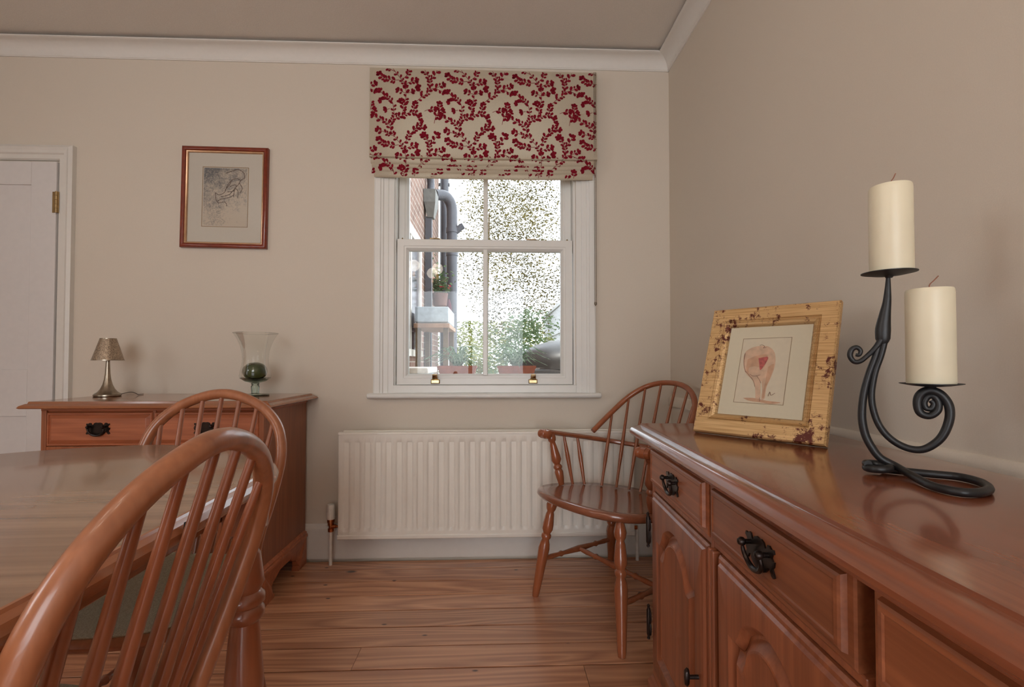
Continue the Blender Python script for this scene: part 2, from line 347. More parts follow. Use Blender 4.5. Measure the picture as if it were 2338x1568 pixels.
# floor: dark sub-floor and pine boards with real joints
fl = tag(MB().box(XL, XR, YR, YB, -.12, -.028).build('floor', 'subfloor'), kind='structure')
rng = random.Random(3)
edge = YB; row = 0
cuts = {9: [-0.72], 7: [-0.60], 8: [0.16], 5: [-1.5], 11: [-.9], 3: [-2.0]}
ys = [YB - .0155, 2.130, 2.014, 1.895, 1.781, 1.670, 1.557, 1.443]
while ys[-1] > YR + .1: ys.append(ys[-1] - .1135)
for i in range(len(ys) - 1):
    y1, y0 = ys[i] - .0028, max(ys[i + 1] + .0028, YR)
    xs = [XL] + sorted({6: [-0.42], 7: [0.27]}.get(i, [] if i < 8 else [rng.uniform(-2, .4)])) + [XR]
    for xa, xb in zip(xs, xs[1:]):
        c = .0008; cx = (xa + xb) / 2; cy = (y0 + y1) / 2; hx = (xb - xa) / 2 - .0006; hy = (y1 - y0) / 2
        dz = rng.uniform(-.0006, .0006)
        p = MB().rect_loft_xy(-hx, hx, -hy, hy, [(0, -.025), (0, -c), (c, 0)]).build('plank', 'plank', fl)
        p.location = (cx, cy, dz)
# cove cornice
def cove(n=8, drop=.062, proj=.066):
    pts = [(0, 0), (.004, -.0)]
    out = [(0.0, -drop - .0), (.005, -drop), (.006, -drop + .004)]
    for i in range(n + 1):
        a = i / n * math.pi / 2
        out.append((.008 + (proj - .016) * (1 - math.cos(a)), -drop + .005 + (drop - .012) * math.sin(a)))
    out += [(proj - .004, -.006), (proj, -.004), (proj, 0.0), (0, 0)]
    return out
pr = cove()
b = MB(); b.loft([[(x, YB - d, CZ - .012 + z) for d, z in pr] for x in (XL, XR)])
o = b.build('trim_1', 'cornice', None, True, angle=30); tag(o, kind='structure')
b = MB(); b.loft([[(XR - d, y, CZ - .012 + z) for d, z in pr] for y in (YR, YB)])
o = b.build('trim_2', 'cornice', None, True, angle=30); tag(o, kind='structure')
sk = [(0, 0), (.016, 0), (.016, .128), (.014, .136), (.008, .142), (.006, .15), (0, .155)]
tag(MB().loft([[(x, YB - d, .012 + z) for d, z in sk] for x in (-1.92, XR)]).build('baseboard_back', 'gloss', None, True, angle=30), kind='structure')
tag(MB().loft([[(XR - d, y, .012 + z) for d, z in sk] for y in (YR, YB - .017)]).build('baseboard_right', 'gloss', None, True, angle=30), kind='structure')
rr = [(0, 0), (.012, 0), (.012, .03), (.009, .040), (.004, .045), (0, .046)]
tag(MB().loft([[(XR - d, y, .702 + z) for d, z in rr] for y in (YR, YB)]).build('trim_3', 'wall', None, True, angle=60), kind='structure')

# ------------------------------------------------------------------ door on the left
dr = tag(empty('door_1', (0, YB, 0)), 'cream painted panelled door with brass hinge', None, None, 'structure')
DX = -1.972
ar = [(0, 0), (-.0, -.022), (.012, -.030), (.024, -.024), (.036, -.024), (.042, -.017), (.060, -.017), (.066, -.010), (.066, 0)]
z_top = 1.888
def arch(b_, w0, w1, zt, prof):
    # architrave around three sides; prof of (inset towards door, y)
    loops = []
    for i, y in prof:
        loops.append([(w0 + i, y, 0), (w0 + i, y, zt - i), (w1 - i, y, zt - i), (w1 - i, y, 0)])
    b_.loft(loops, False); return b_
arch(MB(), -2.745, -1.905, z_top, ar).build('door_frame', 'gloss', dr, True, angle=25)
MB().box(-2.68, DX - .003, -.012, .02, .012, 1.813).build('door_backing', 'door', dr)
b = MB()
st = .11
b.box(DX - .003 - st, DX - .003, -.020, -.011, .012, 1.813); b.box(-2.68, -2.68 + st, -.020, -.011, .012, 1.813)
for z0, z1 in ((1.707, 1.813), (.665, .875), (.012, .2)): b.box(-2.68 + st, DX - .003 - st, -.020, -.011, z0, z1)
b.build('door_rails', 'door', dr, bevel=.002)
hg = MB()
for k in range(5): hg.lathe([(.0055, 1.580 + k * .0195), (.0055, 1.580 + k * .0195 + .018)], 12, (DX + .002, -.024, 0))
hg.box(DX - .016, DX + .010, -.0235, -.019, 1.580, 1.675)
hg.build('hinge', 'brass', dr, True)
tag(dr.children[-1], 'brass butt hinge')

# ------------------------------------------------------------------ sash window
wn = tag(empty('window_1', (0, YB, 0)), 'white sliding sash window with two panes above and two below', None, None, 'structure')
# casing (architrave), three sides
cprof = [(0, 0), (0, -.020), (.006, -.023), (.028, -.023), (.032, -.018), (.040, -.018), (.044, -.013), (.064, -.013), (.066, -.010), (.090, -.010), (.090, .0)]
b = MB(); loops = []
for i, y in cprof: loops.append([(-.553 + i, y, .764), (-.553 + i, y, 2.27 - i), (.478 - i, y, 2.27 - i), (.478 - i, y, .764)])
b.loft(loops, False).build('casing', 'upvc', wn, True, angle=25)
MB().box(-.465, .388, -.009, .2, .764, .8).build('bottom_liner', 'upvc', wn, bevel=.002)
b = MB(); b.box(-.466, -.456, .004, .2, .8, 2.2); b.box(.377, .387, .004, .2, .8, 2.2); b.box(-.466, .387, .004, .2, 2.19, 2.2)
b.build('jamb_liner', 'upvc', wn)
b = MB(); b.loft([[(x, -.045 + .012 * (1 - math.cos(a)) if False else -.047 + .0, 0) for a in (0,)] for x in (0, 1)], False) if False else None
sp = [(.02, .74), (-.035, .74), (-.044, .744), (-.048, .752), (-.044, .760), (-.036, .764), (.02, .764)]
MB().loft([[(x, y, z) for y, z in sp] for x in (-.577, .499)]).build('sill', 'upvc', wn, True, bevel=.004, angle=60)
def sash(name, x0, x1, z0, z1, y, gx0, gx1, gz0, gz1):
    fr = [(0, 0.038), (0, 0), (None, 0)]
    b = MB()
    def L(x0, x1, z0, z1, y): return [(x0, y, z0), (x0, y, z1), (x1, y, z1), (x1, y, z0)]
    def mid(t): return (x0 + (gx0 - x0) * t, x1 + (gx1 - x1) * t, z0 + (gz0 - z0) * t, z1 + (gz1 - z1) * t)
    lo = []
    for t, yy in ((0, .038), (0, .002), (.04, 0), (.60, 0), (.64, .003), (.78, .003), (.84, .006), (.96, .016), (1.0, .018), (1.0, .038)):
        lo.append(L(*mid(t), y + yy))
    b.loft(lo, True, False, False)
    s = b.build(name, 'upvc', wn, True, angle=25)
    xb = -.0395
    gb = [(-.011, .006), (-.008, .003), (.008, .003), (.011, .006), (.011, .03), (-.011, .03)]
    MB().loft([[(xb + dx, y + dy, z) for dx, dy in gb] for z in (gz0 - .006, gz1 + .006)]).build('glazing_bar', 'upvc', s)
    MB().box(gx0 - .006, xb, y + .022, y + .026, gz0 - .006, gz1 + .006).build('pane', 'pane', s)
    MB().box(xb, gx1 + .006, y + .022, y + .026, gz0 - .006, gz1 + .006).build('pane', 'pane', s)
    return s
lo = sash('lower_sash', -.4525, .3735, .8015, 1.4845, .006, -.3996, .3191, .852, 1.432)
up = sash('upper_sash', -.455, .376, 1.445, 2.19, .058, -.408, .327, 1.50, 2.13)
for cx in (-.272, .185):   # sash lifts on the bottom rail, fasteners on the meeting rail
    h = MB(); h.panel_xz(cx - .021, cx + .021, .806, .826, [(0, .006), (0, .002), (.003, -.001)])
    h.loft([[(cx + s_ * wd, y, z) for s_, y in ((-1, y0), (1, y0), (1, y1), (-1, y1))] for z, wd, y0, y1 in ((.824, .016, -.001, .004), (.832, .012, -.014, .002), (.848, .011, -.020, .0), (.851, .011, -.020, .0))])
    tag(h.build('sash_lift', 'brass', lo, True, bevel=.001), 'brass sash lift')
    h = MB(); h.lathe([(.02, 0), (.02, .004), (.014, .008), (.008, .010), (.0, .011)], 16, (cx + .004, .022, 1.4845)); h.box(cx - .03, cx + .012, .016, .03, 1.488, 1.4935)
    tag(h.build('sash_fastener', 'brass', lo, True, bevel=.001), 'brass sash fastener')
for cx in (-.432, .352):
    MB().lathe([(.004, 0), (.005, .004), (.003, .010), (.0, .012)], 10, (cx, .03, 1.4845)).build('sash_stop', 'brass', lo, True)
# left window, and an unseen rear opening added for fill light
w2 = tag(empty('window_2', (XL, -.35, 0)), None, None, None, 'structure')
b = MB()
for y in (-.40, -.03, .34): b.box(-.10, -.04, y, y + .06, .95, 1.95)
for z in (.95, 1.89): b.box(-.10, -.04, -.40, .40, z, z + .06)
b.build('side_frame', 'upvc', w2, bevel=.003)
w3 = tag(empty('rear_fill_opening', (-.35, YR, 0)), None, None, None, 'structure')
b = MB()
for x in (-.85, -.03, .79): b.box(x, x + .06, -.10, -.04, .1, 2.05)
for z in (.1, 1.97): b.box(-.85, .85, -.10, -.04, z, z + .08)
b.build('fill_opening_frame', 'upvc', w3, bevel=.003)

# ------------------------------------------------------------------ roman blind
BX0, BX1, BZT, BY = -.566, .478, 2.252, YB - .062
bl = tag(empty('roman_blind', (0, BY, 0)), 'cream roman blind printed with crimson leafy sprigs, drawn up over the window', 'blind')
folds = [(BZT, 1.842, 0.0), (1.850, 1.818, .008), (1.826, 1.800, .014), (1.808, 1.784, .019), (1.792, 1.764, .023)]
def sag(x, k): return -.006 * (1 - ((x + .04) / .52) ** 2) * (k > 0) - (.004 * (1 - ((x + .04) / .52) ** 2) if k == 0 else 0)
NX = 24
def bxs(k, t): return BX0 + .004 * k + (BX1 - BX0 - .008 * k) * t + (0.004 if k == 0 else 0) * math.sin(math.pi * t) * 0
for k, (z1, z0, dy) in enumerate(folds):
    b = MB(); rows = []
    zz = [z1 + (z0 - z1) * i / 6 for i in range(7)]
    for z in zz:
        f_ = (z1 - z) / (z1 - z0)
        bulge = (-.004 * math.sin(math.pi * min(1, f_ * 1.0)) if k else -.006 * f_ ** 3)
        rows.append([(bxs(k, i / NX), dy + bulge, z + sag(bxs(k, i / NX), k) * f_) for i in range(NX + 1)])
    # turn under at the bottom
    rows.append([(bxs(k, i / NX), dy + .006, z0 - .004 + sag(bxs(k, i / NX), k)) for i in range(NX + 1)])
    rows.append([(bxs(k, i / NX), dy + .012, z0 + .006 + sag(bxs(k, i / NX), k)) for i in range(NX + 1)])
    b.loft(rows, False)
    b.build('fabric_fold' if k else 'fabric_panel', 'linen', bl, True, angle=50)
MB().box(BX0 + .004, BX1 - .004, .004, .055, 2.225, 2.251).build('headrail', 'upvc', bl)
for sx in (BX0, BX1): MB().box(sx - .0008, sx + .0008, 0, .055, 1.85, BZT).build('side_return', 'linen', bl)
# printed sprigs
U = .000493
stems = [
 [(425, 900), (400, 850), (350, 790), (300, 720), (285, 670), (300, 620), (320, 575), (315, 500), (305, 440), (270, 400), (230, 380), (195, 335)],
 [(312, 610), (350, 580), (400, 560), (450, 535), (495, 532), (545, 550)], [(490, 530), (505, 485), (512, 450)],
 [(400, 555), (405, 480), (420, 430), (430, 370), (426, 295)],
 [(390, 835), (440, 790), (462, 740), (500, 700), (540, 655), (562, 615)], [(500, 695), (560, 665), (590, 665)],
 [(365, 838), (320, 842), (270, 835), (225, 822), (185, 790)],
 [(420, 880), (460, 857), (515, 838)],
 [(520, 430), (570, 385), (620, 350), (650, 310), (700, 297), (765, 268)], [(700, 297), (765, 330)],
 [(650, 312), (650, 250), (640, 205), (605, 150)], [(650, 225), (690, 180), (715, 130)], [(570, 382), (555, 330), (545, 295)],
 [(600, 515), (640, 500), (690, 495)], [(690, 630), (705, 560), (735, 510), (740, 450)], [(705, 560), (760, 515)],
 [(330, 762), (250, 725), (180, 700)], [(290, 662), (250, 625), (200, 605), (135, 572)], [(250, 410), (205, 420)], [(280, 500), (255, 505)],
 [(410, 470), (385, 430)], [(430, 350), (365, 325)], [(640, 800), (600, 740)], [(440, 350), (480, 335)], [(560, 880), (545, 905)]]
rl = random.Random(5)
prints = MB()
def surf(x, z):
    for k, (z1, z0, dy) in enumerate(folds):
        s = sag(x, k)
        if z >= z0 + s:
            f_ = max(0, min(1, (z1 - z) / (z1 - z0)))
            return dy + (-.004 * math.sin(math.pi * f_) if k else -.006 * f_ ** 3) - .0011
    return None
def leaf(x, z, ang, ln, wd):
    k = 8; ring = []
    for j in range(k):
        a = 2 * math.pi * j / k; u = math.cos(a) * ln; v = math.sin(a) * wd * (1.0 + .25 * math.cos(a))
        ring.append((x + u * math.cos(ang) - v * math.sin(ang), z + u * math.sin(ang) + v * math.cos(ang)))
    yc = surf(x, z)
    if yc is None or any(p[0] < BX0 + .002 or p[0] > BX1 - .002 or p[1] > BZT - .002 or p[1] < 1.762 for p in ring): return
    n = len(prints.v); prints.v += [(p[0], surf(*p) if surf(*p) is not None else yc, p[1]) for p in ring]; prints.f.append(tuple(range(n, n + k)))
def stemline(p, q, wd=.0011):
    d = (q - p); 
    if d.length < 1e-6: return
    nn = Vector((-d.y, d.x)).normalized() * wd
    ring = [p + nn, q + nn, q - nn, p - nn]
    if any(r.x < BX0 + .001 or r.x > BX1 - .001 or r.y > BZT - .001 or surf(r.x, r.y) is None for r in ring): return
    n = len(prints.v); prints.v += [(r.x, surf(r.x, r.y), r.y) for r in ring]; prints.f.append((n, n + 1, n + 2, n + 3))
for ti in range(-1, 4):
    for tj in range(-1, 2):
        ox = BX0 + (-150 + 55 + ti * 630) * U; oz = BZT + (115 - tj * 612) * U
        rl.seed(9)
        for stn in stems:
            pts = bez([(ox + a * U, oz - c * U, 0) for a, c in stn], 4)
            acc = 0; side = 1
            for a, c in zip(pts, pts[1:]):
                stemline(a.xy, c.xy); acc += (c - a).length
                if acc > .0108:
                    acc = 0; side = -side; d = (c - a).xy; ang = math.atan2(d.y, d.x) + side * rl.uniform(.6, 1.0)
                    ln = rl.uniform(.0080, .0112); off = ln + .0015
                    leaf(c.x + math.cos(ang) * off, c.y + math.sin(ang) * off, ang, ln, ln * .62)
                    if rl.random() < .55:
                        ang2 = ang - side * 1.6; leaf(c.x + math.cos(ang2) * off, c.y + math.sin(ang2) * off, ang2, ln * .8, ln * .5)
            d = (pts[-1] - pts[-2]).xy; ang = math.atan2(d.y, d.x)
            for da, sc_ in ((0, 1.0), (.9, .8), (-.9, .8)):
                leaf(pts[-1].x + math.cos(ang + da) * .009, pts[-1].y + math.sin(ang + da) * .009, ang + da, .0098 * sc_, .0068 * sc_)
po = prints.build('sprig_print', 'print', bl); tag(po, 'crimson leaf print', kind='stuff')
ch = MB()
for dx in (-.0035, .0035):
    z = 2.25
    while z > 1.178:
        ch.lathe([(.0006, -.002), (.0019, 0), (.0006, .002)], 6, (BX1 - .010 + dx, -.004, z), False, False); z -= .0048
ch.tube([(BX1 - .0135, -.004, 1.182), (BX1 - .0135, -.004, 1.172), (BX1 - .010, -.004, 1.167), (BX1 - .0065, -.004, 1.172), (BX1 - .0065, -.004, 1.182)], .0026, 6)
tag(ch.build('bead_chain', plain('bead_chain_bronze', '#6a5a48', 0.4, 0.3), bl, True), 'beaded pull chain')

# ------------------------------------------------------------------ radiator
rd = tag(empty('radiator', (0, YB, 0)), 'cream fluted panel radiator fixed under the window', 'radiator')
rx0, rx1, rz0, rz1 = -.690, .640, .124, .596
nf = 28; pitch = (rx1 - rx0 - .03) / nf; prof = []
yf = -.090
for i in range(nf):
    c = rx0 + .015 + pitch * (i + .5)
    prof += [(c - pitch * .30, 0), (c - pitch * .20, 1), (c + pitch * .20, 1), (c + pitch * .30, 0)]
b = MB(); rows = []
for z, k in ((rz0 + .006, 0), (rz0 + .030, 0), (rz0 + .036, 0), (rz0 + .052, 1), (rz1 - .048, 1), (rz1 - .040, 0), (rz1 - .012, 0)):
    rows.append([(rx0 + .004, yf + .004, z)] + [(x, yf + (.0075 * d * k), z) for x, d in prof] + [(rx1 - .004, yf + .004, z)])
b.loft(rows, False)
b.build('front_panel', 'rad', rd, True, angle=60)
b = MB().box(rx0 + .002, rx1 - .002, yf + .006, yf + .016, rz0 + .002, rz1 - .008)
b.panel_xz(rx0, rx1, rz0, rz0 + .020, [(0, yf + .012), (0, yf), (.003, yf - .003)])
b.build('panel_body', 'rad', rd, bevel=.002)
b = MB(); b.box(rx0, rx1, yf + .0, yf + .018, rz1 - .014, rz1); b.box(rx0 + .014, rx1 - .004, yf + .03, yf + .05, rz0 + .01, rz1 + .004)
b.build('rear_panel', 'rad', rd, bevel=.004)
for x in (rx0 + .2, rx1 - .2): MB().box(x, x + .03, yf + .05, -.001, rz0 + .1, rz1 - .1).build('wall_bracket', 'rad', rd)
vx = rx0 - .038
v = MB().lathe([(.017, .205), (.019, .212), (.0195, .235), (.018, .262), (.016, .270), (.0, .271)], 14, (vx, yf + .035, 0)); v.build('thermostat_cap', 'white', rd, True)
v = MB().lathe([(.013, .178), (.013, .190), (.016, .192), (.016, .206), (.012, .207)], 12, (vx, yf + .035, 0))
v.lathe([(.009, .148), (.013, .15), (.013, .163), (.009, .165), (.010, .178)], 8, (vx, yf + .035, 0))
v.tube([(vx, yf + .035, .172), (vx + .022, yf + .035, .172)], .009, 8); v.tube([(vx + .022, yf + .035, .172), (vx + .045, yf + .035, .172)], .006, 8)
tag(v.build('valve', 'copper', rd, True), 'copper and brass radiator valve')
MB().lathe([(.0075, 0.0), (.0075, .15)], 10, (vx, yf + .035, 0)).build('pipe', 'white', rd, True)
MB().lathe([(.0075, 0.0), (.0075, .15)], 10, (rx1 + .018, yf + .035, 0)).build('pipe', 'white', rd, True)
MB().tube([(rx1 + .018, yf + .035, .148), (rx1 - .01, yf + .035, .15)], .009, 8).build('lockshield', 'copper', rd, True)

# ------------------------------------------------------------------ picture on the wall
pc = tag(empty('wall_picture', (-1.2375, YB, 1.429)), 'mahogany-framed pencil drawing hanging slightly askew on the wall', 'picture')
pc.rotation_euler = (0, R(0.7), 0)
pw, ph = .387, .466
MB().frame_xz(pw, ph, [(0, -.002), (0, -.018), (.004, -.023), (.012, -.024), (.017, -.020), (.0195, -.016)]).build('frame', 'mahog', pc, True, angle=50)
MB().frame_xz(pw, ph, [(.0195, -.018), (.0215, -.019), (.025, -.0165), (.027, -.012), (.027, -.004)]).build('gilt_slip', 'gilt', pc, True, angle=50)
MB().box(-pw / 2 + .02, pw / 2 - .02, -.008, -.003, .02, ph - .02).build('mount', 'matW', pc)
ax0, ax1, az0, az1 = -.104, .104, .098, .376
b = MB()
for s_ in ((ax0, ax1, az0, az0 + .003), (ax0, ax1, az1 - .003, az1), (ax0, ax0 + .003, az0, az1), (ax1 - .003, ax1, az0, az1)): b.box(s_[0], s_[1], -.0088, -.0078, s_[2], s_[3])
b.build('mount_line', 'matedge', pc)
dw = MB().box(-.097, .097, -.0006, .0006, -.133, .133).build('drawing', 'sketch', pc); dw.location = (0, -.0086, .237)
# brown pencil strokes of the drawing
st_ = MB()
lines = [[(-.047, .02), (-.03, .01), (-.005, .02), (.01, .055), (.03, .082), (.055, .09), (.075, .08)], [(-.047, .02), (-.04, -.02), (-.02, -.012), (.02, -.002), (.04, .01)],
         [(.0, .115), (.04, .13), (.06, .135), (.085, .12), (.09, .095), (.075, .085), (.06, .06), (.045, .04), (.04, .0)], [(.02, .05), (.05, .06), (.04, .03), (.01, .025)],
         [(-.02, .0), (.02, .012), (.045, .04), (.06, .03), (.06, -.005)], [(-.04, -.02), (-.03, -.03), (.0, -.025), (.01, -.045)], [(.03, .082), (.02, .06), (.0, .035)], [(.065, .07), (.08, .045), (.07, .02)]]
for L_ in lines:
    pp = bez([(a * .95, -.0096, .237 + c * .95) for a, c in L_], 5)
    st_.tube(pp, [.0011 + .0011 * math.sin(i * 1.7) ** 2 for i in range(len(pp))], 5, flat=.1, updir=(0, 0, 1))
st_.build('pencil_strokes', 'pencil', pc)
MB().box(-pw / 2 + .025, pw / 2 - .025, -.0125, -.0117, .025, ph - .025).build('glazing', 'glass', pc)

# ------------------------------------------------------------------ furniture fittings
def batwing(b, cx, z, y, s=1.0):
    half = [(0, .0225), (.007, .0235), (.014, .021), (.018, .014), (.022, .016), (.025, .022), (.030, .0225), (.035, .019), (.041, .020), (.043, .015), (.038, .012), (.036, .007), (.040, .003), (.044, .004), (.042, -.004),
            (.038, -.008), (.042, -.014), (.044, -.018), (.040, -.021), (.035, -.019), (.031, -.012), (.027, -.010), (.024, -.016), (.018, -.021), (.009, -.0255), (0, -.027)]
    poly = [(x, q) for x, q in half] + [(-x, q) for x, q in half[::-1][1:-1]]
    b.prism(poly, lambda a, c: (cx + a * s, y, z + c * s), lambda a, c: (cx + a * s, y - .0025, z + c * s))
def handle(parent, cx, z, y, s=1.0):
    b = MB(); batwing(b, cx, z, y, s); h = b.build('handle', 'handle', parent); tag(h, 'dark bronze batwing handle')
    for sx in (-1, 1):
        k = MB(); k.loft([[(cx + sx * .027 * s + r * math.cos(a), y - yy, z + .008 * s + r * math.sin(a)) for a in [2 * math.pi * j / 10 for j in range(10)]] for r, yy in ((.0035, .002), (.0035, .010), (.006, .012), (.0065, .016), (.004, .020), (.0005, .021))])
        k.build('knob', 'handle', h, True)
    pts = bez([(cx - .027 * s, y - .014, z + .006 * s), (cx - .028 * s, y - .012, z - .006 * s), (cx - .018 * s, y - .010, z - .019 * s), (cx, y - .010, z - .024 * s), (cx + .018 * s, y - .010, z - .019 * s), (cx + .028 * s, y - .012, z - .006 * s), (cx + .027 * s, y - .014, z + .006 * s)], 5)
    n = len(pts); MB().tube(pts, [(.0022 + .0022 * math.sin(math.pi * i / (n - 1))) * s for i in range(n)], 8).build('bail', 'handle', h, True)
    return h
def drawer(parent, x0, x1, z0, z1, mat, hs, yb=.018, style=0):
    b = MB()
    if style == 0:   # raised field with a stepped lip
        b.panel_xz(x0, x1, z0, z1, [(0, yb), (0, .006), (.003, .004), (.012, .004), (.014, -.002), (.017, -.004), (.022, -.0045), (.024, -.003), (.027, -.003)])
    else:            # lip, bevelled field
        b.panel_xz(x0, x1, z0, z1, [(0, yb), (0, .004), (.003, .001), (.007, .001), (.009, .005), (.020, -.002), (.022, -.003)])
    d = b.build('drawer', mat, parent)
    if hs: handle(d, (x0 + x1) / 2 + (.004 if style == 0 else 0), (z0 + z1) / 2 - (.003 if style == 0 else -.002), -.003, hs)
    return d
def archtop(x0, x1, z0, zs, zp, inset, n=50):
    """closed loop: bottom-left, up, cathedral arch, down"""
    xm = (x0 + x1) / 2; hw = (x1 - x0) / 2
    L = [(x0 + inset, z0 + inset)]
    for i in range(n + 1):
        t = -1 + 2 * i / n
        a = abs(t); q = 1 - .42 * (a / .60) ** 2 if a < .60 else (.58 * (1 - (a - .60) / .24) ** 2 * (1 + .55 * (a - .60) / .24) if a < .84 else 0)
        z = zs + (zp - zs) * q
        L.append((xm + t * (hw - inset), z - inset))
    L.append((x1 - inset, z0 + inset)); return L
def cupdoor(parent, x0, x1, z0, z1, matf, matp, yb=.018, stile=.052, rise=.062):
    ix0, ix1 = x0 + stile, x1 - stile; iz0 = z0 + stile; zp = z1 - stile * .85; zs = zp - rise
    inner = archtop(ix0, ix1, iz0, zs, zp, 0)
    n = len(inner)
    outer = [(x0, z0)] + [(x0 + (x1 - x0) * i / (n - 3), z1) for i in range(n - 2)] + [(x1, z0)]
    inner2 = archtop(ix0, ix1, iz0, zs, zp, .010)
    b = MB()
    def off(L, i, y):
        out = []
        for (x, z) in L: out.append((min(max(x, x0 + i), x1 - i), y, min(max(z, z0 + i), z1 - i)))
        return out
    b.loft([off(outer, 0, yb), off(outer, 0, .006), off(outer, .004, .002), off(outer, .010, .002), off(outer, .013, -.003), off(outer, .016, -.004), [(x, -.004, z) for x, z in inner], [(x, .008, z) for x, z in inner2], [(x, .012, z) for x, z in inner2]], True, True, False)
    d = b.build('door', matf, parent, True, angle=30)
    p = MB()
    p.loft([[(x, y, z) for x, z in archtop(ix0, ix1, iz0, zs, zp, i)] for i, y in ((.006, .014), (.006, .009), (.015, .009), (.026, -.001), (.029, -.0035), (.032, -.0045), (.036, -.003), (.038, -.0025))])
    p.build('panel', matp, d, True, angle=20)
    return d

# ------------------------------------------------------------------ left sideboard
sb = tag(empty('sideboard', (-1.655, 1.815, 0)), 'low wooden two-drawer sideboard with bracket feet against the back wall', 'sideboard')
Wd, Dp = .800, .405
b = MB().box(0, Wd, .018, Dp, .10, .735); b.build('carcass', 'oakV', sb)
MB().rect_loft_xy(-.042, Wd + .048, -.048, Dp + .016, [(.020, .738), (.004, .740), (0, .743), (.004, .750), (.016, .757), (.020, .757), (.022, .764), (.024, .765)]).build('top', 'top', sb)
b = MB(); b.rect_loft_xy(-.006, Wd + .006, .008, Dp, [(.006, .722), (0, .728), (0, .738)]); b.build('cornice_moulding', 'oakL', sb)
b = MB(); b.box(0, .018, .002, .02, .12, .73); b.box(Wd - .018, Wd, .002, .02, .12, .73); b.box(0, Wd, .004, .02, .585, .598); b.box(Wd / 2 - .006, Wd / 2 + .006, .006, .02, .12, .73)
b.build('face_frame', 'oakV', sb, bevel=.0015)
drawer(sb, .019, .396, .600, .722, 'oakL', .98, .018, 1); drawer(sb, .404, Wd - .019, .600, .722, 'oakL', .98, .018, 1)
cupdoor(sb, .019, .397, .125, .583, 'oakV', 'oakV'); cupdoor(sb, .403, Wd - .019, .125, .583, 'oakV', 'oakV')
for x in (.37, .43): MB().lathe([(.004, 0), (.004, .012), (.01, .016), (.008, .022), (0, .023)], 10).build('door_knob', 'handle', sb, True).matrix_local = Matrix.Translation((x, -.003, .36)) @ Matrix.Rotation(R(90), 4, 'X')
# base moulding and ogee bracket feet
MB().rect_loft_xy(-.012, Wd + .012, -.008, Dp, [(0, .118), (0, .128), (.004, .132), (.003, .138), (.009, .146), (.012, .148)]).build('base_moulding', 'oakL', sb)
def bracket(L):   # outline of an apron with two shaped bracket feet
    f = [(0, 0), (.085, 0), (.088, .010), (.080, .020), (.084, .040), (.100, .052), (.125, .058), (.150, .078)]
    return f + [(L - x, z) for x, z in f[::-1]] + [(L, .118), (0, .118)]
def ogee(z): return interp([(0, .010), (.015, .010), (.03, .002), (.06, -.002), (.09, .006), (.12, .010)], z)
b = MB(); P_ = bracket(Dp - .002)
b.prism(P_, lambda a, z: (Wd + ogee(z), -.006 + a, z), lambda a, z: (Wd - .02, -.006 + a, z)); b.build('side_plinth', 'oakL', sb)
b = MB(); P_ = bracket(Wd + .016)
b.prism(P_, lambda a, z: (-.008 + a, -.006 - ogee(z) + .004, z), lambda a, z: (-.008 + a, .016, z)); b.build('front_plinth', 'oakL', sb)
b = MB(); b.prism(bracket(Dp - .002), lambda a, z: (-ogee(z), -.006 + a, z), lambda a, z: (.02, -.006 + a, z)); b.build('side_plinth', 'oakL', sb)

# ------------------------------------------------------------------ right sideboard (rotated so that its front faces left)
rs = tag(empty('dresser', (.409, 1.297, 0), R(-93)), 'long polished wooden sideboard with arched doors along the right wall', 'sideboard')
LW, LD = 1.31, .405
MB().box(.066, LW - .03, .050, LD - .01, .08, .705).build('carcass', 'oakRZ', rs)
MB().rect_loft_xy(-.030, LW + .03, -.030, LD + .008, [(.030, .702), (.012, .703), (.004, .706), (0, .712), (0, .718), (.004, .725), (.012, .731), (.022, .734), (.024, .735), (.025, .739), (.030, .740)]).build('top', 'topR', rs, True, angle=25)
MB().rect_loft_xy(.050, LW - .02, -.004, LD, [(.010, .690), (.004, .696), (0, .703)]).build('top_moulding', 'oakRX', rs)
b = MB()
for x0, x1 in ((.066, .082), (.442, .452), (1.208, 1.225)): b.box(x0, x1, .006, .05, .1, .70)
b.box(.066, .826, .008, .05, .578, .590); b.box(.842, 1.22, .008, .05, .578, .590); b.build('face_frame', 'oakRZ', rs, bevel=.002)
drawer(rs, .070, .438, .590, .698, 'oakRX', .92, .05); drawer(rs, .453, .818, .590, .698, 'oakRX', .92, .05); drawer(rs, .842, 1.207, .590, .698, 'oakRX', .92, .05)
d1 = cupdoor(rs, .084, .440, .130, .576, 'oakRZ', 'oakRZ', .05); d2 = cupdoor(rs, .482, .816, .130, .576, 'oakRZ', 'oakRZ', .05); d3 = cupdoor(rs, .850, 1.206, .130, .576, 'oakRZ', 'oakRZ', .05)
for x0 in (.446, .460): MB().box(x0, x0 + .010, -.002, .018, .12, .576).build('pilaster', 'oakRZ', rs, bevel=.003)
for zc in (.478, .245):
    h = MB(); h.prism([(-.012, -.026), (.0, -.036), (.010, -.028), (.013, -.012), (.008, 0), (.013, .012), (.010, .028), (0, .036), (-.012, .026), (-.016, 0)], lambda a, c: (.080 + a, -.005, zc + c), lambda a, c: (.080 + a, -.009, zc + c))
    h.lathe([(.001, -.045), (.004, -.042), (.003, -.036), (.005, -.03), (.005, .03), (.003, .036), (.004, .042), (.001, .045)], 10, (.078, -.009, zc))
    tag(h.build('hinge', 'handle', d1, True), 'black iron butterfly hinge')
kn = MB(); kx, kz = .405, .318
kn.tube([(kx, 0, kz), (kx, -.024, kz)], .004, 8)
kn.loft([[(kx + r * .55 * math.cos(a), -y, kz + r * 1.5 * math.sin(a)) for a in [2 * math.pi * j / 12 for j in range(12)]] for r, y in ((.002, .02), (.010, .022), (.012, .026), (.009, .030), (.001, .031))])
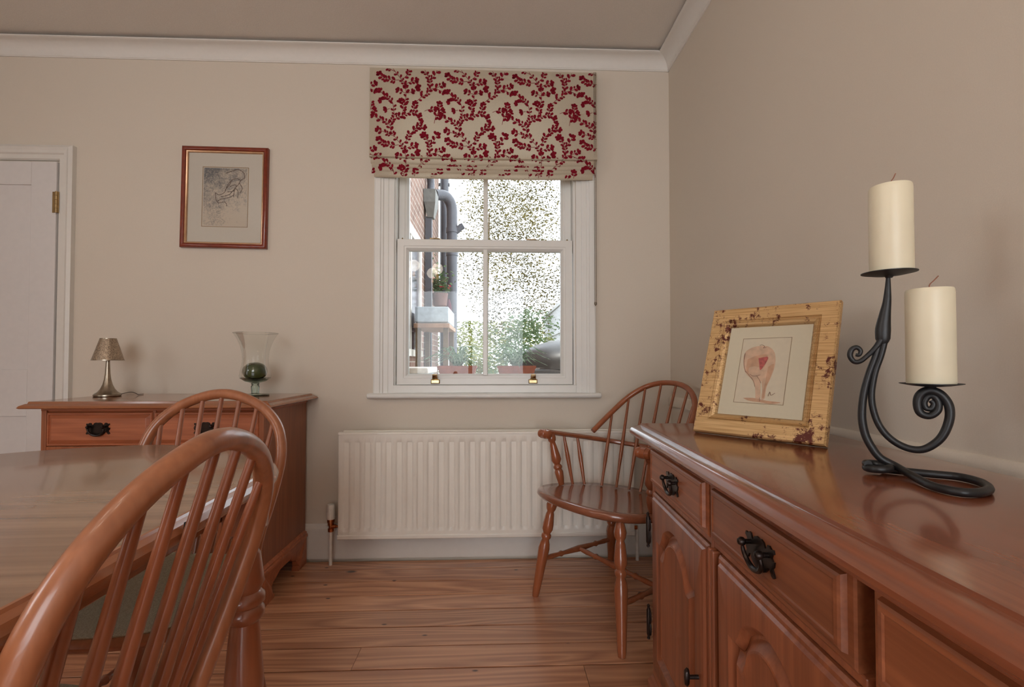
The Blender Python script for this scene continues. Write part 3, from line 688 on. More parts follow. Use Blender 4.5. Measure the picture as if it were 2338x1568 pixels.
tag(kn.build('door_knob', 'handle', d1, True), 'dark metal pull knob')
MB().rect_loft_xy(.056, LW - .02, -.006, LD, [(0, 0), (0, .085), (.004, .095), (.010, .105), (.012, .125)]).build('plinth', 'oakRX', rs)

# ------------------------------------------------------------------ gold picture frame on the right sideboard
gf = tag(empty('gold_picture_frame', (.5627, 1.016, .7425)), 'distressed gold frame with a peach and red figure watercolour, standing on the sideboard', 'picture frame')
gf.rotation_euler = Matrix.Rotation(R(-51.95), 3, 'Z').to_4x4().to_euler()
gf.rotation_euler = (Matrix.Rotation(R(-51.95), 3, 'Z') @ Matrix.Rotation(R(-20.5), 3, 'X')).to_euler()
gw, gh = .2753, .313
MB().frame_xz(gw, gh, [(.002, .010), (0, .006), (0, -.006), (.003, -.010), (.032, -.010), (.034, -.0075), (.0355, -.010), (.038, -.0075), (.0395, -.0095), (.045, -.006), (.049, .0), (.049, .008)]).build('frame', 'gold', gf, True, angle=20)
MB().box(-gw / 2 + .006, gw / 2 - .006, .004, .012, .006, gh - .006).build('backboard', 'dark', gf)
MB().box(-gw / 2 + .04, gw / 2 - .04, .0, .004, .04, gh - .04).build('mount', 'mat', gf)
px0, px1, pz0, pz1 = -.056, .050, .078, .235
b = MB()
for s_ in ((px0, px1, pz0, pz0 + .001), (px0, px1, pz1 - .001, pz1), (px0, px0 + .001, pz0, pz1), (px1 - .001, px1, pz0, pz1)): b.box(s_[0], s_[1], -.0009, .0, s_[2], s_[3])
b.build('mount_line', 'matedge', gf)
MB().box(px0, px1, -.0005, .0, pz0, pz1).build('paper', 'paper', gf)
def wash(name, pts, mat, dy):
    n = MB(); k = bez([(a, -dy, c) for a, c in pts] + [(pts[0][0], -dy, pts[0][1])], 4)[:-1]; n.v = [tuple(p) for p in k]; n.f = [tuple(range(len(k)))]; return n.build(name, mat, gf)
def uv(x, y):   # picture-crop reading turned into sheet coordinates
    return (px0 + (x - 515 - (1080 - y) * .16 + 60) / 585 * (px1 - px0), pz0 + (1100 - y) / 690 * (pz1 - pz0))
wash('figure_wash', [uv(*p) for p in [(720, 1050), (715, 930), (680, 860), (600, 790), (570, 700), (585, 570), (700, 505), (860, 500), (945, 570), (950, 700), (900, 830), (850, 930), (830, 1040), (790, 1050), (800, 960), (790, 870), (780, 900), (775, 1050)]], 'flesh2', .0008)
wash('figure_wash', [uv(*p) for p in [(620, 640), (740, 600), (850, 590), (860, 640), (800, 740), (700, 800), (610, 770)]], 'flesh', .0011)
wash('figure_wash', [uv(*p) for p in [(870, 720), (940, 690), (900, 820), (840, 940), (825, 1030), (800, 1030), (830, 900)]], 'flesh', .0011)
wash('figure_wash', [uv(*p) for p in [(640, 730), (720, 715), (790, 745), (780, 800), (700, 820), (640, 790)]], 'flesh2', .0014)
wash('red_cloth_wash', [uv(*p) for p in [(755, 630), (865, 615), (850, 670), (780, 755), (765, 690)]], 'redwash', .0015)
wash('ground_wash', [uv(*p) for p in [(570, 1050), (700, 1045), (850, 1065), (1010, 1075), (900, 1095), (780, 1085), (640, 1075)]], 'flesh', .0010)
ln = MB()
for L_ in ([(770, 490), (800, 485), (830, 505), (810, 520), (850, 515)], [(600, 770), (690, 860), (715, 930)], [(735, 815), (770, 860), (785, 890)], [(770, 1040), (775, 1080)], [(650, 800), (700, 820), (780, 805)], [(870, 1020), (890, 975), (900, 1010), (950, 985)], [(590, 570), (575, 680), (600, 780)]):
    pp = bez([(uv(*p)[0], -.0016, uv(*p)[1]) for p in L_], 4); MB().tube(pp, .00045, 4, flat=.2).build('drawn_line', 'umber', gf)
MB().box(-gw / 2 + .046, gw / 2 - .046, -.0030, -.0024, .046, gh - .046).build('glazing', 'glass', gf)
b = MB(); b.prism([(-.03, .0), (.03, .0), (.012, .24), (-.012, .24)], lambda a, c: (a, .0122 + (.24 - c) * .30, c + (.24 - c) * .145), lambda a, c: (a, .0150 + (.24 - c) * .30, c + (.24 - c) * .145)); b.build('strut', 'dark', gf)

# ------------------------------------------------------------------ wrought-iron candlestick and candles
tx, ty = .751, -.6603; Bx, By = .5993, .6816
cs = tag(empty('candlestick', (Bx, By, .740)), 'black wrought-iron scroll candlestick with two candle plates on the right sideboard', 'candle holder')
def ip(s, z, d=0): return (s * tx + d * .66, s * ty + d * .751, z - .740)
LEFT = [(-.0229, .9449), (-.0285, .9186), (-.0368, .892), (-.0442, .8584), (-.0468, .8248), (-.0433, .7983), (-.0356, .7792), (-.0252, .764), (-.0074, .7540)]
RIGHT = [(-.0167, .9447), (-.0222, .9185), (-.0299, .8921), (-.0346, .8588), (-.0322, .8324), (-.0247, .81), (-.012, .7929), (.0054, .7825), (.0224, .7819), (.0367, .7923), (.0462, .8068), (.0524, .8288), (.0518, .8472), (.0446, .861), (.0354, .8668),
         (.0269, .8658), (.0201, .858), (.0185, .8453), (.0217, .8341), (.0312, .831), (.0397, .8384), (.0412, .8497), (.0367, .8587), (.0301, .8584), (.0257, .8501), (.0275, .842), (.0332, .8411), (.0361, .8481), (.0329, .853)]
pp = bez([ip(-.0124, 1.037), ip(-.0132, 1.0168), ip(-.0145, .9972), ip(-.0173, .9776), ip(-.0196, .958), ip(-.0202, .935)], 5); n = len(pp)
MB().tube(pp, [interp([(0, .0024), (.45, .0058), (.82, .0098), (.92, .0092), (1, .0055)], i / (n - 1)) for i in range(n)], 12, flat=.75, updir=(tx, ty, 0)).build('post', 'iron', cs, True)
ring = [(-.0074, .7540, 0)]
pp = bez([ip(*p) for p in LEFT] + [(.5885 - Bx, .6549 - By, .0085), (.5735 - Bx, .6095 - By, .0062), (.5740 - Bx, .5856 - By, .0060), (.5840 - Bx, .5729 - By, .006), (.6055 - Bx, .574 - By, .006), (.6325 - Bx, .5896 - By, .006), (.6544 - Bx, .6201 - By, .006), (.6564 - Bx, .6523 - By, .006), (.6302 - Bx, .672 - By, .006), (.6066 - Bx, .6898 - By, .006), (.590 - Bx, .7022 - By, .006)], 7)
n = len(pp); MB().tube(pp, [.0040 + .0016 * min(1, i / 30) for i in range(n)], 10).build('stem_and_ring', 'iron', cs, True)
c0 = Vector((.572 - Bx, .693 - By, 0))
pp = [(c0.x + .018 + .004 * 0, c0.y + .010, .006)] + [(c0.x + (.014 + .0 * a) * math.cos(a), c0.y + .014 * math.sin(a), .007 + .0009 * a) for a in [.6 + i * .35 for i in range(26)]]
MB().tube(pp, .0058, 10).build('base_scroll', 'iron', cs, True)
pp = bez([ip(*p) for p in RIGHT], 5); n = len(pp)
MB().tube(pp, [interp([(0, .0040), (.3, .0052), (.55, .0062), (.75, .0046), (1, .0034)], i / (n - 1)) for i in range(n)], 10).build('scroll_arm', 'iron', cs, True)
CURL = [(-.0185, .950), (-.0219, .9416), (-.0284, .9299), (-.0365, .92), (-.0474, .9093), (-.0556, .9087), (-.0605, .9175), (-.0582, .927), (-.052, .9303), (-.0472, .9255), (-.0489, .9188), (-.0535, .919)]
pp = bez([ip(*p, -.002) for p in CURL], 5); n = len(pp)
MB().tube(pp, [interp([(0, .0050), (.3, .0034), (.6, .0040), (1, .0024)], i / (n - 1)) for i in range(n)], 10).build('leaf_curl', 'iron', cs, True)
def plate(s, z, r):
    p = ip(s, z); MB().lathe([(.004, -.006), (.006, -.003), (r * .6, -.0015), (r, .0015), (r, .0025), (r * .6, .0005), (0.001, .0)], 36, p, True, True).build('candle_plate', 'iron', cs, True)
plate(-.0115, 1.0395, .0345); plate(.0335, .8752, .0360)
def candle(name, s, z, r, h, lean, label):
    p = ip(s, z); o = empty(name, (Bx + p[0], By + p[1], z)); tag(o, label, 'candle', 'cream pillar candles')
    MB().lathe([(r * .97, 0), (r, .002), (r, h - .006), (r * .985, h - .002), (r * .95, h), (r * .5, h - .002), (.001, h - .003)], 40).build('body', 'wax', o, True, angle=50)
    MB().tube(bez([(0, 0, h - .004), (.0005, 0, h + .006), (.003 + lean * .3, -.001, h + .012), (.003 + lean, -.002, h + .019)], 4), .0008, 6).build('wick', 'wick', o, True)
candle('pillar_candle', -.0085, 1.0405, .0270, .130, .004, 'upper cream pillar candle on the taller iron plate')
candle('pillar_candle', .0335, .8762, .0280, .136, .009, 'lower cream pillar candle on the iron plate over the spiral')

# ------------------------------------------------------------------ table lamp and glass vase
lm = tag(empty('table_lamp', (-1.600, 2.045, .765)), 'small pewter table lamp with mottled metallic shade on the left sideboard', 'lamp')
MB().lathe([(.058, 0), (.0615, .003), (.0615, .009), (.056, .013), (.044, .020), (.032, .033), (.022, .052), (.0155, .075), (.012, .100), (.010, .130), (.0088, .155), (.011, .158), (.004, .160)], 36).build('base', 'pewter', lm, True, angle=30)
b = MB().lathe([(.0715, .158), (.0365, .252)], 40, cap0=False, cap1=False); b.lathe([(.0355, .252), (.0705, .158)], 40, cap0=False, cap1=False); b.build('lamp_shade', 'shade', lm, True)
b = MB().lathe([(.0725, .157), (.0725, .160), (.0705, .160), (.0705, .157)], 40, cap0=False, cap1=False); b.build('shade_rim', 'pewter', lm, True); MB().lathe([(.037, .250), (.037, .2535), (.035, .2535), (.035, .250)], 40, cap0=False, cap1=False).build('shade_rim', 'pewter', lm, True)
MB().lathe([(.008, .16), (.010, .17), (.012, .19), (.008, .21), (0, .214)], 14).build('bulb', 'white', lm, True)
MB().tube(bez([(.05, .02, .008), (.075, .035, .014), (.095, .045, .016), (.108, .06, .010), (.100, .09, .003), (.085, .15, .003)], 5), .0016, 6).build('flex', plain('flex_brown', '#4a3a30', .6), lm, True)
lm.scale = (.76, .76, .95)
vs = tag(empty('glass_vase', (-1.004, 2.055, .765)), 'flared clear glass footed vase with green base on the left sideboard', 'vase')
vp = [(.028, .058), (.050, .064), (.064, .072), (.0675, .085), (.064, .105), (.058, .125), (.0545, .150), (.0565, .180), (.064, .208), (.076, .236), (.093, .263)]
b = MB().lathe(vp[2:], 48, cap0=False, cap1=False); b.build('bowl', 'clear', vs, True)
MB().lathe([(.094, .262), (.0955, .264), (.094, .266), (.0925, .264), (.094, .262)], 48, cap0=False, cap1=False).build('rim', 'clear', vs, True)
MB().lathe([(.004, .052), (.020, .055), (.045, .062), (.0655, .076), (.0635, .077), (.044, .067), (.018, .061), (.002, .060)], 48).build('bowl_base', 'green', vs, True)
MB().lathe([(.016, .010), (.0165, .020), (.018, .034), (.0185, .040), (.015, .046), (.018, .050), (.017, .054), (.006, .056)], 24).build('stem', 'green', vs, True)
MB().lathe([(.058, 0), (.060, .003), (.058, .006), (.025, .009), (.015, .012)], 40).build('foot', 'green', vs, True)
vs.scale = (.91, .91, 1.0)
bp = [(.001, .0)] + [(.048 * math.sin(math.pi * i / 16) ** .9, .038 * (1 - math.cos(math.pi * i / 16))) for i in range(1, 16)] + [(.001, .076)]
o = MB().lathe(bp, 36, cap0=False, cap1=False).build('glass_ball', 'ball', None, True); o.location = (-1.005, 2.053, .831); tag(o, 'dark green glass ball resting inside the clear vase', 'ornament')

# ------------------------------------------------------------------ Windsor chairs
LEGP = [(.013, 0), (.017, .06), (.020, .16), (.016, .22), (.012, .245), (.019, .265), (.019, .285), (.014, .30), (.016, .32), (.022, .44), (.023, .52), (.020, .62), (.013, .95), (.012, 1.0)]
def leg(parent, p0, p1, mat, s=1.0, prof=LEGP): MB().turned(p0, p1, [(r * s, t) for r, t in prof], 14).build('leg', mat, parent, True, angle=50)
STR = [(.007, 0), (.010, .12), (.008, .22), (.012, .25), (.008, .28), (.013, .5), (.008, .72), (.012, .75), (.008, .78), (.010, .88), (.007, 1)]
def seatloop(hw_f, hw_b, yf, yb, z, inset, n=40, pf=2.6):
    L = []
    for j in range(n):
        a = 2 * math.pi * j / n; c, s = math.cos(a), math.sin(a)
        x = math.copysign(abs(c) ** (2 / pf), c); y = math.copysign(abs(s) ** (2 / pf), s)
        hw = hw_f + (hw_b - hw_f) * (y + 1) / 2
        L.append((x * (hw - inset), (yf + yb) / 2 + y * ((yb - yf) / 2 - inset), z))
    return L
BOW = [(0, .818), (.04, .813), (.09, .795), (.13, .770), (.160, .738), (.178, .700), (.186, .650), (.183, .600), (.172, .53), (.158, .46), (.152, .40)]
def side_chair(name, loc, rz, label, slope, yb=.18):
    c = tag(empty(name, loc, rz), label, 'chair', 'windsor side chairs at the table')
    bm = MB(); bm.loft([seatloop(.235, .160, -.185, .205, .372, .035), seatloop(.243, .166, -.195, .213, .385, .006), seatloop(.245, .168, -.197, .215, .397, 0), seatloop(.243, .166, -.195, .213, .407, .004), seatloop(.235, .160, -.185, .205, .411, .012)])
    bm.build('seat', 'chair', c, True, angle=60)
    MB().loft([seatloop(.240, .162, -.19, .20, .408, .004), seatloop(.243, .165, -.192, .203, .413, .001), seatloop(.238, .16, -.188, .2, .419, .008), seatloop(.20, .13, -.16, .17, .421, .03)]).build('seat_pad', 'pad', c, True, angle=70)
    pl = lambda x, z: (x, yb + slope * (z - .4), z)
    pts = bez([pl(-x, z) for x, z in BOW[::-1]] + [pl(x, z) for x, z in BOW[1:]], 4)
    MB().tube(pts, .0145, 14, updir=(0, 1, 0), flat=.95).build('bow', 'chair', c, True)
    for i in range(7):
        t = (i - 3) / 3
        xb_, xt = t * .118, t * .152
        zt = interp([(-x, z) for x, z in BOW[:7]][::-1] + [(x, z) for x, z in BOW[1:7]], xt)
        p0 = Vector((xb_, yb - .008 + .012 * (1 - t * t), .405)); p1 = Vector(pl(xt, zt - .006))
        MB().turned(p0, p1, [(.0055, 0), (.0075, .15), (.0088, .32), (.0075, .6), (.0058, 1)], 10).build('spindle', 'chairdk', c, True)
    legs = []
    for sx, sy in ((-1, -1), (1, -1), (-1, 1), (1, 1)):
        p0 = Vector((sx * (.150 if sy < 0 else .110), sy * .125, .378)); p1 = Vector((sx * (.195 if sy < 0 else .165), -.19 if sy < 0 else .215, .0)); legs.append((p0, p1)); leg(c, p0, p1, 'chairdk', 1.05)
    mids = []
    for a, e in ((0, 2), (1, 3)):
        q0 = legs[a][0].lerp(legs[a][1], .58); q1 = legs[e][0].lerp(legs[e][1], .58); mids.append((q0 + q1) / 2)
        MB().turned(q0, q1, STR, 10).build('stretcher', 'chairdk', c, True)
    MB().turned(mids[0], mids[1], STR, 10).build('stretcher', 'chairdk', c, True)
    return c
side_chair('windsor_chair', (-.620, .561, 0), R(-90), 'nearest bow-back windsor chair, its back to the camera, tucked under the table', .30)
side_chair('windsor_chair', (-.765, 1.085, 0), R(0), 'bow-back windsor chair at the far end of the table, facing the camera', .30, .17)

# ------------------------------------------------------------------ armchair
ac = tag(empty('windsor_armchair', (.46, 1.804, 0), math.atan2(-.835, .55)), 'reddish bow-back windsor armchair standing between the radiator and right sideboard', 'armchair')
def az(y): return .400 - .10 * y     # the seat slopes back
def aseat(inset, dz):
    L = []
    for x, y, z in seatloop(.275, .235, -.275, .235, 0, inset, 56, 2.5):
        f = .018 * max(0, 1 - abs(x) / .12) * (1 if y < -.2 else 0)
        L.append((x, y, az(y) + dz))
    return L
bm = MB(); bm.loft([aseat(.04, -.036), aseat(.010, -.026), aseat(0, -.014), aseat(.002, -.004), aseat(.008, .001), aseat(.05, -.003), aseat(.12, -.012)])
bm.build('seat', 'armseat', ac, True, angle=60)
fe = [(-.217, -.2136), (.240, -.236), (-.240, .236), (.217, .2136)]
ALEG = [(.012, 0), (.015, .03), (.021, .09), (.018, .13), (.013, .155), (.016, .18), (.021, .28), (.021, .33), (.014, .37), (.019, .385), (.019, .41), (.014, .43), (.019, .47), (.022, .52), (.020, .62), (.014, .96), (.012, 1)]
tops = [(-.165, -.165), (.185, -.18), (-.155, .150), (.155, .15)]
lg = []
for (fx, fy), (tx_, ty_) in zip(fe, tops):
    p0 = Vector((tx_, ty_, az(ty_) - .026)); p1 = Vector((fx, fy, 0)); lg.append((p0, p1)); MB().turned(p0, p1, ALEG, 16).build('leg', 'arm', ac, True, angle=50)
md = []
for a, e in ((0, 2), (1, 3)):
    q0 = lg[a][0].lerp(lg[a][1], .63); q1 = lg[e][0].lerp(lg[e][1], .63); md.append((q0 + q1) / 2); MB().turned(q0, q1, STR, 12).build('stretcher', 'arm', ac, True)
MB().turned(md[0], md[1], STR, 12).build('stretcher', 'arm', ac, True)
# arm rail, a U bent round the back
def rail(t):   # t -1..1 from left hand to right hand
    a = abs(t); s = 1 if t > 0 else -1
    x = s * interp([(0, 0), (.25, .10), (.45, .178), (.60, .225), (.75, .245), (1, .250)], a)
    y = interp([(0, .262), (.25, .246), (.45, .195), (.60, .120), (.75, .03), (1, -.125)], a)
    z = .6235 - .165 * (y + .125) * 1.15
    return Vector((x, y, z))
ra = bez([rail(t) for t in (-1, -.75, -.6, -.45, -.25, 0, .25, .45, .6, .75, 1)], 6)
MB().tube(ra, .0105, 10, updir=(0, 0, 1), flat=1.5).build('arm_rail', 'arm', ac, True)
for s in (-1, 1):
    e = rail(s); b = MB()
    for dx in (-.026, .018):
        pass
    b.lathe([(.010, -.030), (.017, -.026), (.019, -.014), (.017, -.010), (.019, -.008), (.019, .010), (.017, .012), (.019, .014), (.017, .026), (.010, .030)], 16)
    o = b.build('hand_scroll', 'arm', ac, True); o.matrix_local = Matrix.Translation((e.x, e.y - .012, e.z - .008)) @ Matrix.Rotation(R(90), 4, 'Y')
    p1 = Vector((s * .225, -.070, az(-.07))); p0 = Vector((e.x, e.y + .018, e.z - .008))
    MB().turned(p0, p1, [(.013, 0), (.018, .08), (.016, .14), (.011, .17), (.013, .22), (.019, .42), (.021, .52), (.012, .60), (.018, .64), (.018, .67), (.014, .70), (.018, .75), (.016, .86), (.011, 1)], 16).build('arm_post', 'arm', ac, True, angle=50)
# bow and spindles
def bowp(t):   # t in -1..1
    a = abs(t); s = 1 if t > 0 else -1
    x = s * interp([(0, 0), (.2, .065), (.4, .122), (.6, .168), (.8, .198), (1, .214)], a)
    z = interp([(0, .820), (.2, .813), (.4, .790), (.6, .748), (.8, .690), (1, .612)], a)
    y = .10 + .235 * ((z - .612) / .208) ** .85 if z > .612 else .10
    return Vector((x, y, z))
bw = bez([bowp(t) for t in (-1, -.8, -.6, -.4, -.2, 0, .2, .4, .6, .8, 1)], 6)
MB().tube(bw, .0115, 10, updir=(0, 1, 0)).build('bow', 'arm', ac, True)
SP = [(.0055, 0), (.006, .2), (.0085, .34), (.0075, .5), (.0058, .8), (.005, 1)]
for i in range(8):
    t = (i - 3.5) / 3.5
    f = Vector((t * .165, .175 - .075 * t * t, 0)); f.z = az(f.y)
    tt = bowp(t * .80); MB().turned(f, tt, SP, 10).build('spindle', 'arm', ac, True)
for s in (-1, 1):
    for k, (yy, rt) in enumerate(((-.015, .86), (.040, .74))):
        f = Vector((s * (.218 - .012 * k), yy, az(yy))); MB().turned(f, rail(s * rt), [(.0055, 0), (.007, .2), (.0095, .55), (.007, .8), (.0052, 1)], 10).build('spindle', 'arm', ac, True)

# ------------------------------------------------------------------ dining table
dt = tag(empty('dining_table', (-.826, .880, 0), .035), 'wooden dining table with rounded end and moulded rim in the left foreground', 'table')
TA, TB, TN, TL = .419, .344, 1.75, 1.45
def tl(inset, z):
    L = []
    for i in range(41):
        t = math.pi * i / 40; c, s = math.cos(t), math.sin(t)
        L.append((math.copysign(abs(c) ** (2 / TN), c) * (TA - inset), (abs(s) ** (2 / TN)) * (TB - inset), z))
    for i in range(41):
        t = math.pi + math.pi * i / 40; c, s = math.cos(t), math.sin(t)
        L.append((math.copysign(abs(c) ** (2 / TN), c) * (TA - inset), -TL - (abs(s) ** (2 / TN)) * (TB - inset), z))
    return L
tp = MB().loft([tl(.016, .678), tl(.016, .7045), tl(.018, .705)]); tp.build('top', 'table', dt, True, angle=25)
MB().loft([tl(.018, .674), tl(.004, .676), tl(0, .683), tl(-.001, .690), tl(.003, .698), tl(.010, .7025), tl(.012, .7015), tl(.014, .7045), tl(.017, .7049)], True, True, False).build('rim', 'rim', dt, True, angle=25)
for sx in (-1, 1): MB().box(sx * (TA + .0025) - .0015, sx * (TA + .0025) + .0015, -.262, -.258, .676, .702).build('leaf_joint', 'dark', dt)
b = MB()
for x0, x1, y0, y1 in ((-.31, .31, .03, .05), (-.31, .31, -TL - .05, -TL - .03), (-.33, -.31, -TL - .05, .05), (.31, .33, -TL - .05, .05)): b.box(x0, x1, y0, y1, .615, .676)
b.build('apron', 'rim', dt, bevel=.002)
TLEG = [(.020, 0), (.026, .015), (.020, .035), (.017, .05), (.026, .075), (.031, .14), (.033, .165), (.026, .19), (.034, .205), (.034, .225), (.028, .235), (.034, .25), (.033, .27), (.024, .285), (.026, .31), (.033, .45), (.033, .50), (.027, .555), (.034, .565), (.034, .585), (.026, .60), (.031, .72), (.025, .88), (.030, .90), (.022, 1)]
for lx, ly in ((.362, .030), (-.362, .030), (.362, -TL - .030), (-.362, -TL - .030)):
    MB().box(lx - .03, lx + .03, ly - .03, ly + .03, .59, .676).build('leg_block', 'chairdk', dt, bevel=.003)
    MB().turned((lx, ly, .592), (lx, ly, 0), TLEG, 20).build('leg', 'chairdk', dt, True, angle=50)
for ly in (.030, -TL - .030): MB().turned((-.31, ly, .25), (.31, ly, .25), [(r * 1.2, t) for r, t in STR], 12).build('stretcher', 'chairdk', dt, True)

# ------------------------------------------------------------------ ceiling light over the table (just out of the picture; seen in the glass)
cl = tag(empty('ceiling_light', (-.70, .15, 1.60)), 'five-arm brass ceiling light hanging above the dining table', 'ceiling light')
MB().lathe([(.05, CZ - 1.60), (.05, CZ - 1.62), (.01, CZ - 1.64), (.006, .10), (.02, .08), (.03, .05), (.02, .0), (.004, -.02)], 16).build('stem', 'brass', cl, True)
for k in range(5):
    a = 2 * math.pi * k / 5 + .3; ca, sa = math.cos(a), math.sin(a)
    MB().tube(bez([(.02 * ca, .02 * sa, .03), (.09 * ca, .09 * sa, -.03), (.17 * ca, .17 * sa, -.01), (.2 * ca, .2 * sa, .05)], 5), .005, 8).build('arm', 'brass', cl, True)
    MB().lathe([(.012, .05), (.022, .065), (.028, .09), (.030, .11)], 16, (.2 * ca, .2 * sa, 0), False, False).build('glass_shade', 'shadeglass', cl, True)
    MB().lathe([(.006, .055), (.011, .068), (.012, .08), (.007, .095), (.001, .105)], 12, (.2 * ca, .2 * sa, 0)).build('bulb', 'bulb', cl, True)
    pd = bpy.data.lights.new('bulb_light', 'POINT'); pd.energy = 1.1; pd.color = (1, .86, .70); pd.shadow_soft_size = .05
    pl_ = bpy.data.objects.new('bulb_light', pd); COL.objects.link(pl_); pl_.parent = cl; pl_.location = (.2 * ca, .2 * sa, .15)

# ------------------------------------------------------------------ outside: garden seen through the window
tag(MB().box(-14, 14, YB + T, 40, -.30, -.20).build('garden_ground', 'paving'), kind='structure')
tag(MB().box(-.9, .8, 6.5, 16, -.20, -.17).build('lawn', 'lawn'), 'pale sunlit lawn beyond the paving', 'lawn', None, 'stuff')
hw = tag(empty('house_wing', (-.62, 0, 0)), 'brick side wing of the house seen through the left panes', 'building')
MB().box(-.3, 0, YB + T, 5.36, -.2, 5).build('wall', 'brick', hw)
f = MB(); f.box(-.01, .03, 3.05, 4.02, .95, 1.0); f.box(-.01, .02, 3.05, 3.11, 1.0, 1.9); f.box(-.01, .02, 3.93, 4.0, 1.0, 1.9); f.box(-.01, .02, 3.05, 4.0, 1.84, 1.92); f.box(-.01, .015, 3.5, 3.55, 1.0, 1.84)
wf = f.build('window', 'white', hw); MB().box(-.01, .005, 3.1, 3.94, 1.0, 1.84).build('pane', plain('dark_window_glass', '#3a3440', 0.1), wf)
def pts3(*p): return bez(p, 6)
dp = tag(empty('downpipe', (-.585, 4.30, 0)), 'grey hopper head with square downpipe on the brick wing', 'drainpipe')
MB().loft([[(x * wd + .020, y * dd, z) for x, y in ((-1, -1), (1, -1), (1, 1), (-1, 1))] for z, wd, dd in ((2.20, .028, .04), (2.32, .050, .10), (2.43, .053, .11))]).build('hopper', 'lead', dp)
MB().box(-.026, .030, -.03, .03, -.2, 2.21).build('pipe', 'pipe', dp)
MB().tube(pts3((.01, .02, 2.40), (.01, .05, 2.56), (.005, -.15, 2.85), (.005, -.25, 3.2), (.005, -.26, 4.6)), .034, 10).build('swan_neck', 'pipe', dp, True)
spp = tag(empty('soil_pipe', (-.52, 5.10, 0)), 'thick dark soil pipe with elbow and branch beyond the hopper', 'drainpipe')
MB().tube(pts3((-.10, -.1, 2.66), (0.0, 0, 2.68), (.06, .05, 2.60), (.07, .05, 2.40), (.07, .05, 1.6), (.07, .05, -.2)), .058, 14).build('pipe', 'pipe', spp, True)
MB().lathe([(.066, 0), (.066, .05)], 14, (.07, .05, 2.05)).build('collar', 'pipe', spp, True); MB().lathe([(.066, 0), (.066, .05)], 14, (.07, .05, 2.30)).build('collar', 'pipe', spp, True)
MB().tube([(.07, .05, 2.28), (.16, .05, 2.36), (.19, .05, 2.38)], .036, 12).build('branch', 'pipe', spp, True)
vp_ = tag(empty('vent_pipe', (-.56, 5.40, 0)), 'straight dark pipe at the far end of the brick wing', 'drainpipe')
MB().lathe([(.05, -.2), (.05, 4.8)], 12).build('pipe', 'pipe', vp_, True)
for z in (1.6, 2.9): MB().box(-.07, .06, -.015, .015, z, z + .03).build('bracket', 'pipe', vp_)
# hanging basket
rf = random.Random(11)
hb = tag(empty('hanging_basket', (-.535, 4.78, 1.45)), 'wall basket of red geraniums on the brick wing', 'hanging basket')
MB().lathe([(.04, 0), (.066, .02), (.078, .13), (.081, .14)], 16).build('basket', plain('coir', '#6a4c44', .9), hb, True)
fo = MB()
def leafquad(b_, c, s, rnd):
    a, e = rnd.uniform(0, 6.28), rnd.uniform(-1, 1)
    u = Vector((math.cos(a), math.sin(a), rnd.uniform(-.6, .6))).normalized(); v = u.cross(Vector((rnd.uniform(-1, 1), rnd.uniform(-1, 1), rnd.uniform(-1, 1)))).normalized()
    c = Vector(c); k = len(b_.v); b_.v += [tuple(c - u * s), tuple(c - v * s * .5), tuple(c + u * s), tuple(c + v * s * .5)]; b_.f.append((k, k + 1, k + 2, k + 3))
for i in range(260): leafquad(fo, (max(-.06, rf.gauss(0, .045)), rf.gauss(0, .06), .15 + abs(rf.gauss(0, .13))), .024, rf)
tag(fo.build('foliage', 'bush', hb), kind='stuff')
fw_ = MB()
for i in range(14): leafquad(fw_, (rf.gauss(.02, .03), rf.gauss(0, .05), .2 + abs(rf.gauss(0, .05))), .022, rf)
tag(fw_.build('flowers', 'flower', hb), kind='stuff')
# window-box spider plants on the outside sill
tag(MB().box(-.52, .44, YB + .12, YB + T + .10, .78, .822).build('outside_sill', 'upvc'), kind='structure')
def spider(x, seed, label):
    rnd = random.Random(seed); s = tag(empty('spider_plant', (x, 2.48, .822)), label, 'plant', 'spider plants on the sill')
    MB().rect_loft_xy(-.095, .095, -.055, .055, [(.012, 0), (.0, .052), (-.004, .053), (-.004, .066), (.006, .066), (.010, .050)]).build('pot', 'terra', s)
    for i in range(46):
        a = rnd.uniform(0, 6.28); L_ = rnd.uniform(.09, .19); h = rnd.uniform(.04, .125); wd = rnd.uniform(.004, .0068)
        pp = []
        for k in range(7):
            t = k / 6; r_ = .012 + L_ * t * (.55 + .45 * t) ; z = .052 + h * math.sin(min(1, t * 1.25) * math.pi * .62) - .10 * max(0, t - .55) ** 1.4 * (1 if rnd.random() < 2 else 0)
            pp.append(Vector((math.cos(a) * r_, math.sin(a) * r_ * .6, max(z, .052 - .05 * t))))
        side = Vector((-math.sin(a), math.cos(a), .25)).normalized()
        b = MB(); b.loft([[p - side * (wd * w_), p + Vector((0, 0, -.001)), p + side * (wd * w_)] for p, w_ in zip(pp, (.6, .9, 1, 1, .9, .6, .1))], False)
        b.build('leaf', 'spider', s)
    return s
spider(-.186, 3, 'variegated spider plant in terracotta trough behind the lower left pane')
spider(.117, 8, 'variegated spider plant in terracotta trough behind the lower right pane')
# fence with boards
fc = tag(empty('garden_fence', (1.32, 0, 0)), 'grey weathered close-board fence at the right of the garden', 'fence')
for i in range(22):
    y = 7.2 + i * .24; MB().box(0, .02, y, y + .20, .2, 2.02).build('board', 'fence', fc)
for z in (2.03, 1.48): MB().box(-.03, .05, 7.1, 12.6, z, z + .06).build('rail', 'fence', fc)
MB().box(.0, .1, 7.1, 12.6, -.2, .9).build('gravel_board', 'fence', fc)
